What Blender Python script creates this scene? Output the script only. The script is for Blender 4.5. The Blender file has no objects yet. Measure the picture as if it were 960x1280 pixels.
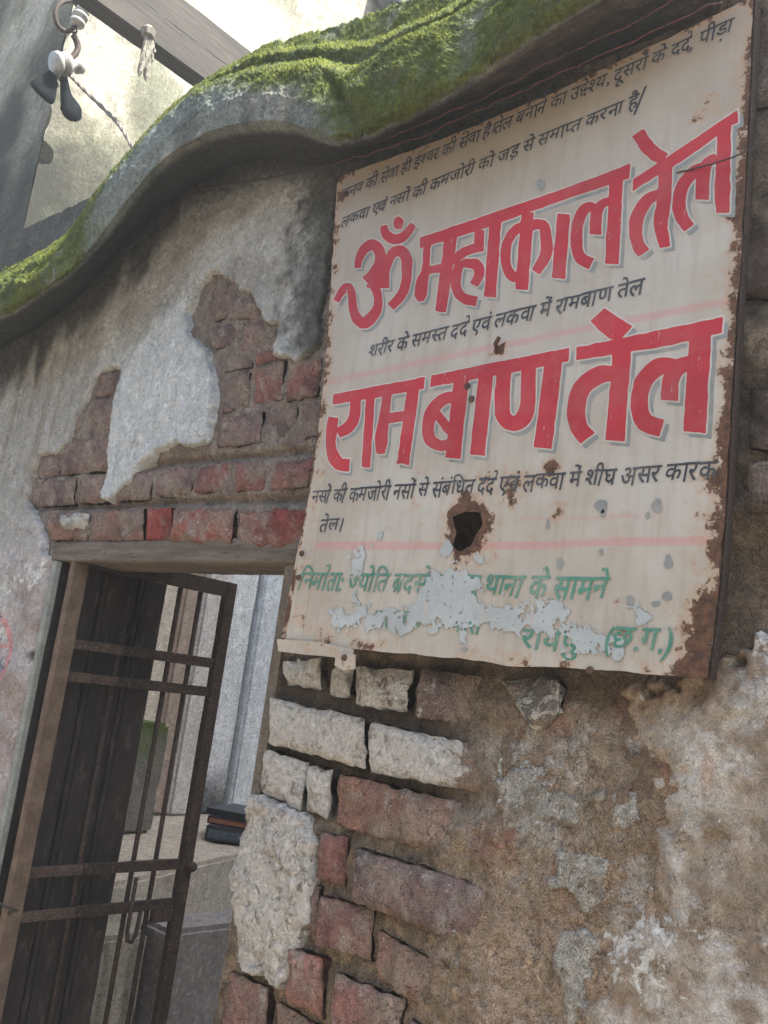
import bpy, bmesh, math, random
import numpy as np
from mathutils import Matrix, Vector

random.seed(7)
SC = bpy.context.scene
COLL = SC.collection

# ------------------------------------------------------------------ camera
F = 1148.5                                     # focal length in photo pixels (photo 960 x 1280)
AX = np.array([0.75128536, -0.03136421, -0.65923182])   # world X, Y, Z seen from the camera (right, down, forward)
AY = np.array([0.64724411, 0.23028063, 0.72666767])
AZ = np.array([0.12901696, -0.97261869, 0.19330677])
CD, CH = 1.0, 1.5                              # camera stands 1 m in front of the wall, 1.5 m up
cam_data = bpy.data.cameras.new('camera')
cam = bpy.data.objects.new('camera', cam_data); COLL.objects.link(cam)
cam_data.sensor_fit = 'VERTICAL'; cam_data.sensor_height = 24.0
cam_data.lens = 24.0 * F / 1280.0
cam_data.clip_start = 0.02; cam_data.clip_end = 500
M = Matrix(((AX[0], -AX[1], -AX[2], 0), (AY[0], -AY[1], -AY[2], -CD), (AZ[0], -AZ[1], -AZ[2], CH), (0, 0, 0, 1)))
cam.matrix_world = M
SC.camera = cam

# ------------------------------------------------------------------ light
SUN = Vector((0.50, 0.135, 0.80)).normalized()
sun_el = math.asin(SUN.z); sun_az = math.atan2(SUN.x, SUN.y)
w = bpy.data.worlds.new('World'); SC.world = w; w.use_nodes = True
nt = w.node_tree; bg = nt.nodes['Background']
sky = nt.nodes.new('ShaderNodeTexSky'); sky.sky_type = 'NISHITA'; sky.sun_disc = False
sky.sun_elevation = sun_el; sky.sun_rotation = sun_az
sky.air_density = 1.3; sky.dust_density = 3.5; sky.ozone_density = 1.0
nt.links.new(sky.outputs[0], bg.inputs[0]); bg.inputs[1].default_value = 0.11
sl = bpy.data.lights.new('sun', 'SUN'); sl.energy = 5.0; sl.angle = math.radians(0.5); sl.color = (1.0, 0.95, 0.86)
so = bpy.data.objects.new('sun', sl); COLL.objects.link(so)
so.rotation_euler = SUN.to_track_quat('Z', 'Y').to_euler(); so.location = SUN * 20
SC.view_settings.view_transform = 'Standard'; SC.view_settings.look = 'None'
SC.view_settings.gamma = 1.0; SC.view_settings.use_curve_mapping = False
SC.view_settings.exposure = 2.15

# ------------------------------------------------------------------ geometry of the view
def ray(u, v):
    d = np.array([(u - 480) / F, (v - 640) / F, 1.0])
    return np.array([d @ AX, d @ AY, d @ AZ])
def Wy(u, v, y=0.0):
    r = ray(u, v); t = (y + CD) / r[1]; return np.array([r[0] * t, y, CH + r[2] * t])
def Wx(u, v, x):
    r = ray(u, v); t = x / r[0]; return np.array([x, r[1] * t - CD, CH + r[2] * t])
def Wz(u, v, z):
    r = ray(u, v); t = (z - CH) / r[2]; return np.array([r[0] * t, r[1] * t - CD, z])
def proj(P):                                   # world points (n,3) -> photo pixels
    q = P - np.array([0, -CD, CH])
    c = q[:, :1] * AX + q[:, 1:2] * AY + q[:, 2:] * AZ
    z = np.maximum(c[:, 2], 1e-3)
    return c[:, 0] / z * F + 480, c[:, 1] / z * F + 640

# ------------------------------------------------------------------ noise and distance fields
def _h(i, j, k, s):
    n = (i * 374761393 + j * 668265263 + k * 2147483647 + s * 1274126177) & 0xffffffff
    n = ((n ^ (n >> 13)) * 1274126177) & 0xffffffff
    n = ((n ^ (n >> 16)) * 2246822519) & 0xffffffff
    return ((n ^ (n >> 15)) & 0xffff) / 65535.0
def vn(P, sc, seed=0):
    Q = P * sc; I = np.floor(Q).astype(np.int64); f = Q - I; f = f * f * (3 - 2 * f)
    out = 0
    for a in (0, 1):
        wa = f[:, 0] if a else 1 - f[:, 0]
        for b in (0, 1):
            wb = f[:, 1] if b else 1 - f[:, 1]
            for c in (0, 1):
                wc = f[:, 2] if c else 1 - f[:, 2]
                out = out + wa * wb * wc * _h(I[:, 0] + a, I[:, 1] + b, I[:, 2] + c, seed)
    return out
def fbm(P, sc, oc=4, seed=0, g=0.5):
    o = 0; a = 1; t = 0
    for k in range(oc):
        o = o + a * vn(P, sc * 2 ** k, seed + 17 * k); t += a; a *= g
    return o / t                                # 0..1
def sst(a, b, x):
    t = np.clip((x - a) / (b - a), 0, 1); return t * t * (3 - 2 * t)
def sdf(poly, X, Z):                            # >0 inside
    p = np.asarray(poly, float); n = len(p)
    d = np.full(X.shape, 1e9); ins = np.zeros(X.shape, bool)
    for i in range(n):
        ax, az = p[i]; bx, bz = p[(i + 1) % n]
        ex, ez = bx - ax, bz - az; L = ex * ex + ez * ez + 1e-12
        t = np.clip(((X - ax) * ex + (Z - az) * ez) / L, 0, 1)
        d = np.minimum(d, (X - ax - t * ex) ** 2 + (Z - az - t * ez) ** 2)
        c = ((az > Z) != (bz > Z)) & (X < (bx - ax) * (Z - az) / (bz - az + 1e-15) + ax)
        ins ^= c
    d = np.sqrt(d)
    return np.where(ins, d, -d)
def wpoly(pts, y=0.0):
    return [(lambda q: (q[0], q[2]))(Wy(u, v, y)) for u, v in pts]
def mix(a, b, t):
    return a * (1 - t[:, None]) + np.asarray(b, float) * t[:, None]

# ------------------------------------------------------------------ objects
def tag(o, label=None, cat=None, group=None, kind=None):
    if label: o['label'] = label
    if cat: o['category'] = cat
    if group: o['group'] = group
    if kind: o['kind'] = kind
    return o
def empty(name, loc, label, cat, group=None):
    o = bpy.data.objects.new(name, None); COLL.objects.link(o); o.location = loc
    o.empty_display_size = 0.1
    return tag(o, label, cat, group)
def link(name, me, mat=None, parent=None, smooth=True):
    if mat is not None and not me.materials: me.materials.append(mat)
    if smooth: me.polygons.foreach_set('use_smooth', np.ones(len(me.polygons), bool))
    o = bpy.data.objects.new(name, me); COLL.objects.link(o)
    if parent is not None:
        o.parent = parent
        p = parent; L = Vector((0, 0, 0))
        while p is not None: L += p.location; p = p.parent
        if parent.type == 'EMPTY' or parent.location.length: o.location = -L
    return o
def add_attr(me, name, arr):
    arr = np.asarray(arr, np.float32)
    a = me.color_attributes.new(name, 'FLOAT_COLOR', 'POINT')
    d = np.ones((len(me.vertices), 4), np.float32); d[:, :arr.shape[1]] = arr
    a.data.foreach_set('color', d.ravel())
def np_mesh(V, Fc, Col=None, Msk=None, sides=4):
    me = bpy.data.meshes.new('mesh')
    V = np.asarray(V, np.float32); Fc = np.asarray(Fc, np.int32)
    me.vertices.add(len(V)); me.vertices.foreach_set('co', V.ravel())
    me.loops.add(Fc.size); me.loops.foreach_set('vertex_index', Fc.ravel())
    me.polygons.add(len(Fc)); me.polygons.foreach_set('loop_start', np.arange(0, Fc.size, sides, dtype=np.int32))
    me.update(calc_edges=True); me.validate()
    if Col is not None: add_attr(me, 'Col', Col)
    if Msk is not None: add_attr(me, 'Msk', Msk)
    return me
def grid_faces(nu, nv, keep=None):
    i = np.arange(nu * nv).reshape(nu, nv)
    q = np.stack([i[:-1, :-1], i[1:, :-1], i[1:, 1:], i[:-1, 1:]], -1).reshape(-1, 4)
    if keep is not None:
        q = q[keep.ravel()[q].any(1)]
    return q
def compact(V, Q, *A):
    used = np.unique(Q); m = np.full(len(V), -1, np.int64); m[used] = np.arange(len(used))
    return (V[used], m[Q]) + tuple(a[used] for a in A)
def pyd(V, Fc, Col=None, Msk=None):
    me = bpy.data.meshes.new('mesh'); me.from_pydata([tuple(map(float, v)) for v in V], [], [list(f) for f in Fc]); me.update()
    if Col is not None: add_attr(me, 'Col', np.tile(Col, (len(V), 1)) if np.ndim(Col) == 1 else Col)
    if Msk is not None: add_attr(me, 'Msk', np.tile(Msk, (len(V), 1)) if np.ndim(Msk) == 1 else Msk)
    return me

SHARP = []
class MB:                                        # small mesh builder
    def __init__(s): s.v = []; s.f = []
    def add(s, V, Fc):
        n = len(s.v); s.v += [tuple(map(float, q)) for q in V]; s.f += [[n + i for i in f] for f in Fc]; return s
    def box(s, a, b, rot=None, c=None, bev=0.0):
        x0, y0, z0 = a; x1, y1, z1 = b
        bm = bmesh.new(); bmesh.ops.create_cube(bm, size=1)
        for v in bm.verts: v.co = Vector(((x0 + x1) / 2 + v.co.x * (x1 - x0), (y0 + y1) / 2 + v.co.y * (y1 - y0), (z0 + z1) / 2 + v.co.z * (z1 - z0)))
        if bev: bmesh.ops.bevel(bm, geom=bm.edges[:], offset=bev, segments=2, affect='EDGES')
        bm.verts.index_update()
        V = [v.co.copy() for v in bm.verts]; Fc = [[v.index for v in f.verts] for f in bm.faces]; bm.free()
        if rot is not None:
            c = Vector(c if c is not None else ((x0 + x1) / 2, (y0 + y1) / 2, (z0 + z1) / 2))
            V = [c + rot @ (q - c) for q in V]
        return s.add(V, Fc)
    def tube(s, pts, r, n=8, cap=True, twist=0):
        pts = [Vector(p) for p in pts]; rr = r if hasattr(r, '__len__') else [r] * len(pts)
        V = []; Fc = []
        up = Vector((0.3, 0.2, 1)).normalized()
        for i, p in enumerate(pts):
            t = (pts[min(i + 1, len(pts) - 1)] - pts[max(i - 1, 0)]).normalized()
            a = t.cross(up)
            if a.length < 1e-3: a = t.cross(Vector((1, 0, 0)))
            a.normalize(); b = t.cross(a)
            for k in range(n):
                an = 2 * math.pi * k / n + twist * i
                V.append(p + (a * math.cos(an) + b * math.sin(an)) * rr[i])
        for i in range(len(pts) - 1):
            for k in range(n):
                Fc.append([i * n + k, i * n + (k + 1) % n, (i + 1) * n + (k + 1) % n, (i + 1) * n + k])
        if cap: Fc.append(list(range(n))[::-1]); Fc.append([(len(pts) - 1) * n + k for k in range(n)])
        return s.add(V, Fc)
    def lathe(s, prof, o, axis, n=16):
        axis = Vector(axis).normalized(); a = axis.orthogonal().normalized(); b = axis.cross(a); o = Vector(o)
        V = []; Fc = []
        for r, h in prof:
            for k in range(n):
                an = 2 * math.pi * k / n; V.append(o + axis * h + (a * math.cos(an) + b * math.sin(an)) * r)
        for i in range(len(prof) - 1):
            for k in range(n): Fc.append([i * n + k, i * n + (k + 1) % n, (i + 1) * n + (k + 1) % n, (i + 1) * n + k])
        Fc.append(list(range(n))[::-1]); Fc.append([(len(prof) - 1) * n + k for k in range(n)])
        return s.add(V, Fc)
    def build(s, name, mat, parent=None, smooth=False, Col=None, Msk=None):
        return link(name, pyd(s.v, s.f, Col, Msk), mat, parent, smooth)

# ------------------------------------------------------------------ materials
def newmat(name):
    m = bpy.data.materials.new(name); m.use_nodes = True; nt = m.node_tree
    b = nt.nodes['Principled BSDF']; return m, nt, b
def nd(nt, t, **k):
    n = nt.nodes.new(t)
    for a, v in k.items(): setattr(n, a, v)
    return n
def noise(nt, sc, det=4, rough=0.6, vec=None, dist=0.0):
    n = nd(nt, 'ShaderNodeTexNoise'); n.inputs['Scale'].default_value = sc; n.inputs['Detail'].default_value = det
    n.inputs['Roughness'].default_value = rough; n.inputs['Distortion'].default_value = dist
    if vec is not None: nt.links.new(vec, n.inputs['Vector'])
    return n.outputs['Fac']
def math_(nt, op, a, b=None, c=None, clamp=False):
    n = nd(nt, 'ShaderNodeMath', operation=op); n.use_clamp = clamp
    for i, x in enumerate((a, b, c)):
        if x is None: continue
        if isinstance(x, (int, float)): n.inputs[i].default_value = x
        else: nt.links.new(x, n.inputs[i])
    return n.outputs[0]
def rng(nt, x, a, b, c=0.0, d=1.0, sm=True):
    n = nd(nt, 'ShaderNodeMapRange'); n.interpolation_type = 'SMOOTHSTEP' if sm else 'LINEAR'
    nt.links.new(x, n.inputs[0])
    for i, q in zip((1, 2, 3, 4), (a, b, c, d)): n.inputs[i].default_value = q
    return n.outputs[0]
def mixc(nt, fac, a, b, mode='MIX'):
    n = nd(nt, 'ShaderNodeMix', data_type='RGBA', blend_type=mode)
    for i, x in ((0, fac), (6, a), (7, b)):
        if isinstance(x, (int, float)): n.inputs[i].default_value = x
        elif isinstance(x, tuple): n.inputs[i].default_value = (*x, 1) if len(x) == 3 else x
        else: nt.links.new(x, n.inputs[i])
    return n.outputs[2]
def bump(nt, b, h, strength=0.6, dist=0.003):
    n = nd(nt, 'ShaderNodeBump'); n.inputs['Strength'].default_value = strength; n.inputs['Distance'].default_value = dist
    nt.links.new(h, n.inputs['Height']); nt.links.new(n.outputs[0], b.inputs['Normal'])
def posn(nt): return nd(nt, 'ShaderNodeNewGeometry').outputs['Position']
def gray(nt, x):
    n = nd(nt, 'ShaderNodeCombineColor'); 
    for i in range(3): nt.links.new(x, n.inputs[i])
    return n.outputs[0]

def weathered(name, white=(0.50, 0.50, 0.47), dark=(0.030, 0.032, 0.028), moss=(0.075, 0.115, 0.02), bd=0.0035, fine=1.25, bs=1.0):
    m, nt, b = newmat(name); L = nt.links
    p = posn(nt)
    col = nd(nt, 'ShaderNodeAttribute', attribute_name='Col').outputs['Color']
    sep = nd(nt, 'ShaderNodeSeparateColor'); L.new(nd(nt, 'ShaderNodeAttribute', attribute_name='Msk').outputs['Color'], sep.inputs[0])
    n1 = noise(nt, 28, 6, 0.65, p); n2 = noise(nt, 130, 5, 0.7, p); n3 = noise(nt, 520, 2, 0.6, p); n4 = noise(nt, 60, 8, 0.75, p, 0.6)
    v = math_(nt, 'ADD', rng(nt, n1, 0.25, 0.75, 0.80, 1.18), math_(nt, 'MULTIPLY', math_(nt, 'SUBTRACT', n2, 0.5), 1.15 * fine))
    v = math_(nt, 'ADD', v, math_(nt, 'MULTIPLY', math_(nt, 'SUBTRACT', n3, 0.5), 1.5 * fine))
    c = mixc(nt, 1.0, col, gray(nt, v), 'MULTIPLY')
    ms_ = nd(nt, 'ShaderNodeMapping'); ms_.inputs['Scale'].default_value = (1, 1, .10); L.new(p, ms_.inputs[0])
    dr = noise(nt, 55, 5, .65, ms_.outputs[0], .3)
    c = mixc(nt, 1.0, c, gray(nt, rng(nt, dr, .38, .66, 1.05, .90)), 'MULTIPLY')
    # scuffed islands of older paint
    n6 = noise(nt, 44, 9, .78, p, .8); n7 = noise(nt, 17, 7, .7, p, .4)
    isl = rng(nt, n6, .55, .575); c = mixc(nt, math_(nt, 'MULTIPLY', isl, .50), c, mixc(nt, 1.0, c, (1.55, 1.5, 1.45), 'MULTIPLY'))
    isd = rng(nt, n6, .42, .40); c = mixc(nt, math_(nt, 'MULTIPLY', isd, .60), c, mixc(nt, 1.0, c, (.55, .52, .50), 'MULTIPLY'))
    ck = math_(nt, 'ABSOLUTE', math_(nt, 'SUBTRACT', n7, .5)); crk = math_(nt, 'MULTIPLY', rng(nt, ck, .0016, .0075, 1, 0), rng(nt, n1, .46, .54))
    c = mixc(nt, math_(nt, 'MULTIPLY', crk, .7), c, (.05, .045, .04))
    # whitewash that is left in flakes
    wv = math_(nt, 'ADD', sep.outputs[0], math_(nt, 'MULTIPLY', math_(nt, 'SUBTRACT', n4, 0.5), 1.5))
    wm = rng(nt, wv, 0.47, 0.56)
    wc = mixc(nt, 1.0, white, gray(nt, math_(nt, 'MULTIPLY', rng(nt, n2, 0.25, 0.75, 0.70, 1.25), rng(nt, n6, .35, .60, .66, 1.08))), 'MULTIPLY')
    wc = mixc(nt, math_(nt, 'MULTIPLY', rng(nt, n6, .44, .41), .55), wc, col)
    c = mixc(nt, wm, c, wc)
    # black mildew; also the shade painted into some masks
    dv = math_(nt, 'ADD', sep.outputs[1], math_(nt, 'MULTIPLY', math_(nt, 'SUBTRACT', n4, 0.5), 0.8))
    dm = rng(nt, dv, 0.15, 0.95)
    c = mixc(nt, math_(nt, 'MULTIPLY', dm, 0.93), c, dark)
    # pits
    pt = rng(nt, noise(nt, 210, 2, 0.5, p), 0.70, 0.76)
    c = mixc(nt, math_(nt, 'MULTIPLY', pt, 0.55), c, (0.05, 0.042, 0.035))
    gv = math_(nt, 'ADD', sep.outputs[2], math_(nt, 'MULTIPLY', math_(nt, 'SUBTRACT', n1, 0.5), 0.9))
    gm = rng(nt, gv, 0.25, 0.85)
    mc = mixc(nt, rng(nt, n2, 0.3, 0.7), (moss[0] * .5, moss[1] * .55, moss[2] * .7), (moss[0] * 1.5, moss[1] * 1.4, moss[2] * 1.2))
    c = mixc(nt, gm, c, mc)
    L.new(c, b.inputs['Base Color']); b.inputs['Roughness'].default_value = 0.93; b.inputs['Specular IOR Level'].default_value = 0.25
    h = math_(nt, 'ADD', math_(nt, 'MULTIPLY', n2, 0.9), math_(nt, 'MULTIPLY', n3, 0.7))
    h = math_(nt, 'ADD', h, math_(nt, 'MULTIPLY', wm, 0.30)); h = math_(nt, 'ADD', h, math_(nt, 'MULTIPLY', isl, .22)); h = math_(nt, 'SUBTRACT', h, math_(nt, 'MULTIPLY', crk, .6)); h = math_(nt, 'SUBTRACT', h, math_(nt, 'MULTIPLY', pt, 0.5))
    bump(nt, b, h, bs, bd)
    return m
MW = weathered('old_plaster')
MPL = weathered('peeling_plaster', fine=0.8, bd=.002, bs=.7)
MBR = weathered('old_brick', white=(0.47, 0.45, 0.41), bd=0.003)
MCO = weathered('coping_concrete', white=(0.36, 0.37, 0.34), dark=(0.018, 0.020, 0.018), moss=(0.085, 0.115, 0.024), bd=0.004)

def plain(name, c1, c2, sc=30, rough=0.8, metal=0.0, bd=0.001, c3=None, sp=0.3, stretch=None):
    m, nt, b = newmat(name); p = posn(nt)
    if stretch:
        mp = nd(nt, 'ShaderNodeMapping'); mp.inputs['Scale'].default_value = stretch; nt.links.new(p, mp.inputs[0]); p = mp.outputs[0]
    n = noise(nt, sc, 6, 0.65, p); n2 = noise(nt, sc * 5, 4, 0.65, p)
    c = mixc(nt, rng(nt, n, 0.3, 0.7), c1, c2)
    if c3: c = mixc(nt, rng(nt, n2, 0.56, 0.66), c, c3)
    c = mixc(nt, 1.0, c, gray(nt, rng(nt, n2, 0.2, 0.8, 0.75, 1.25)), 'MULTIPLY')
    nt.links.new(c, b.inputs['Base Color']); b.inputs['Roughness'].default_value = rough; b.inputs['Metallic'].default_value = metal
    b.inputs['Specular IOR Level'].default_value = sp
    bump(nt, b, n2, 0.6, bd)
    return m
M_WOOD = plain('grey_lintel_wood', (0.16, 0.135, 0.11), (0.075, 0.062, 0.05), 20, 0.9, bd=0.002, stretch=(0.25, 1, 3), c3=(0.05, 0.04, 0.035))
M_DWOOD = plain('dark_door_wood', (0.024, 0.020, 0.018), (0.036, 0.030, 0.027), 14, 0.8, bd=0.0015, stretch=(1, 1, 0.3), c3=(0.050, 0.043, 0.037))
M_IRON = plain('dark_rusty_iron', (0.022, 0.017, 0.015), (0.042, 0.030, 0.024), 40, 0.75, bd=0.001, c3=(0.11, 0.065, 0.045))
M_TAN = plain('dusty_rusty_iron', (0.15, 0.11, 0.08), (0.085, 0.06, 0.045), 26, 0.9, bd=0.0015, c3=(0.08, 0.05, 0.035))
M_STRIP = plain('grey_green_frame_paint', (0.23, 0.25, 0.23), (0.14, 0.155, 0.14), 22, 0.6, bd=0.0008, c3=(0.1, 0.09, 0.07))
M_RUSTD = plain('scaly_rusty_iron', (0.085, 0.062, 0.048), (0.045, 0.033, 0.027), 50, .9, bd=.002, c3=(0.14, 0.10, 0.075))
M_WIRE = plain('old_wire', (0.03, 0.026, 0.024), (0.05, 0.04, 0.035), 60, 0.8)
M_TWINE = plain('red_twine_fibre', (0.13, 0.040, 0.042), (0.04, 0.026, 0.026), 60, 0.9)
M_ROPE = plain('grey_rope', (0.10, 0.09, 0.08), (0.18, 0.16, 0.14), 200, 0.9)
M_PORC = plain('white_porcelain', (0.30, 0.30, 0.28), (0.18, 0.18, 0.17), 30, 0.35, bd=0.0003, sp=0.5)
M_BLACK = plain('black_leatherette', (0.016, 0.020, 0.030), (0.024, 0.028, 0.040), 60, 0.45, bd=0.0004, sp=0.5)
M_ORANGE = plain('orange_page_edges', (0.42, 0.19, 0.11), (0.30, 0.13, 0.08), 60, 0.7)
M_PAPER = plain('page_edges', (0.10, 0.14, 0.17), (0.06, 0.08, 0.10), 90, 0.7)
M_RAG = plain('dry_dirty_rag', (0.20, 0.19, 0.16), (0.09, 0.085, 0.07), 40, 0.95)
M_BEAM = plain('weathered_beam', (0.055, 0.05, 0.044), (0.030, 0.028, 0.025), 6, 0.85, bd=0.002, stretch=(3, 0.3, 3))
M_EARTH = plain('street_dust', (0.22, 0.18, 0.13), (0.15, 0.12, 0.09), 3, 0.95, bd=0.01)
M_FLOOR = plain('courtyard_floor', (0.22, 0.21, 0.19), (0.13, 0.125, 0.11), 3, 0.95, bd=0.01)
M_HOUSE = plain('house_wash', (0.42, 0.40, 0.36), (0.30, 0.29, 0.26), 2, 0.9, bd=0.01)
M_SLATE = plain('dark_grey_slab', (0.20, 0.185, 0.18), (0.14, 0.13, 0.128), 16, 0.85, bd=0.002, c3=(0.22, 0.21, 0.205))
M_NAIL = plain('rust_nail', (0.10, 0.06, 0.04), (0.05, 0.03, 0.022), 80, 0.7, metal=0.3)

# ================================================================== GROUND
def sheet(name, x0, x1, y0, y1, z, mat, kind='structure', n=40, amp=0.01):
    xs = np.linspace(x0, x1, n); ys = np.linspace(y0, y1, n); X, Y = np.meshgrid(xs, ys, indexing='ij')
    P = np.stack([X.ravel(), Y.ravel(), np.zeros(n * n)], 1); P[:, 2] = z + (fbm(P, 1.5, 4, 3) - .5) * amp
    o = link(name, np_mesh(P, grid_faces(n, n)), mat); return tag(o, kind=kind)
sheet('ground', -60, 60, -60, 60, 0.0, M_EARTH, n=90, amp=0.05)
sheet('courtyard_floor', -3.2, 3.0, 0.26, 6.0, 0.10, M_FLOOR)

# ================================================================== THE GATE WALL
wall = empty('brick_wall', (-1.4, 0.1, 0.0), 'old brick gate wall with peeling grey plaster and a mossy scalloped coping', 'wall')
DX0, DX1, DZ = -1.820, -1.105, 1.700           # doorway
YS = -0.055                                     # plane of the sign

def lines(a, b, fine0, fine1, step, coarse):
    l = list(np.arange(a, fine0, coarse)) + list(np.arange(fine0, fine1, step)) + list(np.arange(fine1, b + coarse * .5, coarse))
    return np.array(l)
gx = lines(-3.0, 1.2, -2.42, -0.30, 0.0033, 0.03)
gz = lines(0.02, 2.60, 0.74, 2.56, 0.0033, 0.03)
GX, GZ = np.meshgrid(gx, gz, indexing='ij'); shp = GX.shape
X = GX.ravel(); Z = GZ.ravel(); P0 = np.stack([X, np.zeros_like(X), Z], 1)
U, V_ = proj(P0)
nA = fbm(P0, 9, 4, 1); nB = fbm(P0, 40, 4, 2); nC = fbm(P0, 140, 3, 3); nD = fbm(P0, 3, 4, 5)
jag = (fbm(P0, 26, 5, 8, 0.6) - .5) * 0.055
DOOR = [(DX0, -1), (DX1, -1), (DX1, DZ), (DX0, DZ)]
dsd = sdf(DOOR, X, Z)
inside_door = dsd > 0.004

# --- mortar / bare masonry backing
earth = sst(430, 680, U + (nA - .5) * 160 + (V_ - 1000) * 0.05) * sst(840, 900, V_ + (nA - .5) * 60)
ym = 0.008 + (nB - .5) * 0.008 + (nA - .5) * 0.006 + (nC - .5) * 0.004
upz = (1 - sst(690, 720, V_)) * (U < 450)
ym = ym - upz * (0.0045 + (fbm(P0, 20, 5, 111, .6) - .5) * 0.018 + (nB - .5) * .006)
for a_, b_ in (((40, 592), (420, 560)), ((60, 633), (420, 621))):      # raked out bed joints
    vl = a_[1] + (U - a_[0]) * (b_[1] - a_[1]) / (b_[0] - a_[0]); ym = ym + .014 * np.exp(-((V_ - vl) / 5.0) ** 2) * (U < 420)
ym = ym - earth * (0.020 + (nA - .5) * 0.018 + (nC - .5) * 0.006)
right_of_sign = sst(885, 905, U) * (1 - sst(640, 700, V_))
Cm = np.tile(np.array([0.135, 0.105, 0.078]), (len(X), 1))
Cm = mix(Cm, (0.20, 0.155, 0.115), sst(.45, .7, nB)); Cm = mix(Cm, (0.195, 0.16, 0.135), upz); Cm = mix(Cm, (0.24, 0.205, 0.175), upz * sst(.5, .62, nB))
Cm = mix(Cm, (0.22, 0.165, 0.115), earth)
Cm = mix(Cm, (0.27, 0.22, 0.165), earth * sst(.5, .58, nB)); Cm = mix(Cm, (0.13, 0.09, 0.065), earth * sst(.52, .62, fbm(P0, 11, 5, 23, .65)) * .75); Cm = mix(Cm, (0.33, 0.31, 0.28), earth * sst(.56, .62, fbm(P0, 24, 5, 25, .7)) * .7)
Cm = mix(Cm, (0.22, 0.10, 0.07), earth * sst(.57, .72, fbm(P0, 12, 4, 21)) * .7)
lowz = sst(1010, 1040, V_) * (1 - sst(620, 680, U))
ym = ym - lowz * (0.0085 + (fbm(P0, 22, 5, 141, .6) - .5) * .018 + (nC - .5) * .008); Cm = mix(Cm, (0.25, 0.19, 0.13), lowz * sst(.42, .6, nB) * .9)
grit = sst(1080, 1160, V_) * sst(560, 640, U) * (1 - sst(740, 800, U))
Cm = mix(Cm, (0.28, 0.21, 0.15), grit * .8)
ym = ym + grit * (nC - .5) * 0.010 + earth * (fbm(P0, 90, 4, 119) - .5) * .008
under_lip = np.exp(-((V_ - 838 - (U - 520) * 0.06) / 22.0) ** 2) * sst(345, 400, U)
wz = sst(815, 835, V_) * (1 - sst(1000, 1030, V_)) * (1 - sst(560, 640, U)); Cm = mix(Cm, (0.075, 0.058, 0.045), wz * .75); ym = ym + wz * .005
Mm = np.zeros((len(X), 3))
Mm[:, 0] = earth * (0.12 + 0.42 * np.exp(-(((U - 665) / 55) ** 2 + ((V_ - 1010) / 55) ** 2)) + 0.30 * np.exp(-(((U - 610) / 90) ** 2 + ((V_ - 950) / 60) ** 2)) + .2 * np.exp(-(((U - 700) / 60) ** 2 + ((V_ - 900) / 40) ** 2)))
Mm[:, 1] = 0.30 * under_lip + 0.10 * (nD > .55) + right_of_sign * .30  # mildew spots, plus painted shade under and right of the sign
ym = ym - right_of_sign * (.024 + (fbm(P0, 16, 5, 151, .6) - .5) * .034)
keep = ~inside_door
Vm = np.stack([X, ym, Z], 1)
def add_sheet(name, Vv, C, Mk, keep, mat, label=None):
    Q = grid_faces(*shp); Q = Q[keep[Q].all(1)]
    a, q, c, m_ = compact(Vv, Q, C, Mk)
    o = link(name, np_mesh(a, q, c, m_), mat, wall)
    if label: o['label'] = label
    return o
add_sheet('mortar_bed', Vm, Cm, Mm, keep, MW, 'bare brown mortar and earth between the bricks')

# --- upper plaster coat (ragged lower edge)
PL = [(-200, 100), (700, 100), (560, 240), (430, 240), (398, 440), (372, 452), (345, 448), (352, 410), (330, 402), (318, 378), (300, 368),
      (282, 350), (268, 342), (252, 360), (241, 392), (240, 420), (262, 432), (272, 465), (272, 505), (262, 555), (240, 562), (226, 552), (205, 562), (178, 590),
      (150, 618), (138, 632), (128, 628), (134, 600), (138, 545), (146, 500), (156, 470), (143, 458), (122, 478), (104, 515), (86, 558), (72, 568), (52, 570), (44, 590),
      (34, 625), (48, 642), (60, 668), (62, 690), (78, 702), (84, 712), (-20, 1300), (-500, 1500)]
s1 = sdf(wpoly(PL), X, Z) + jag * 0.55
edge = sst(-0.001, 0.0045, s1)
# inner layers: the whitewashed skim that ends in a tongue
TG = [(205, 380), (240, 395), (262, 432), (274, 470), (272, 510), (262, 560), (205, 575), (128, 634), (132, 590), (150, 500), (165, 455), (185, 420)]
tg = sdf(wpoly(TG), X, Z) + jag * 0.3
yp = -0.010 - (nA - .5) * 0.010 - (nB - .5) * 0.0045 * (1 - .6 * sst(0, .01, tg)) - (nC - .5) * 0.0025 - 0.003 * sst(0, 0.004, tg)
jamb = sst(640, 720, V_) * (1 - sst(70, 110, U))
yp = yp - jamb * (0.006 + (fbm(P0, 16, 4, 31) - .5) * 0.026)
yp = yp + sst(0.03, 0.0, -dsd - 0.01) * jamb * 0.02
crk = np.abs(fbm(P0, 5, 4, 44) - .5); crk = (1 - sst(0.0, 0.006, crk)) * sst(.45, .6, fbm(P0, 3, 2, 45))
yp = yp + crk * 0.0035 + 0.0022 * sst(.62, .66, fbm(P0, 14, 4, 46))
yplaster = 0.022 - (0.022 - yp) * edge
Cp = np.tile(np.array([0.275, 0.275, 0.26]), (len(X), 1))
Cp = mix(Cp, (0.36, 0.37, 0.365), sst(.4, .7, nA)); Cp = mix(Cp, (0.20, 0.195, 0.175), sst(.55, .8, nD) * .5)
wsh = sst(-0.02, 0.03, sdf(wpoly([(200, 400), (235, 375), (245, 420), (274, 470), (272, 560), (205, 575), (128, 640), (120, 600), (150, 480)]), X, Z))
Cp = mix(Cp, (0.41, 0.44, 0.455), wsh * .9)
streak = sst(.45, .7, vn(P0 * np.array([1, 1, 0.06]), 38, 52))
lft = 1 - sst(60, 130, U - (V_ - 450) * 0.1)
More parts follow.
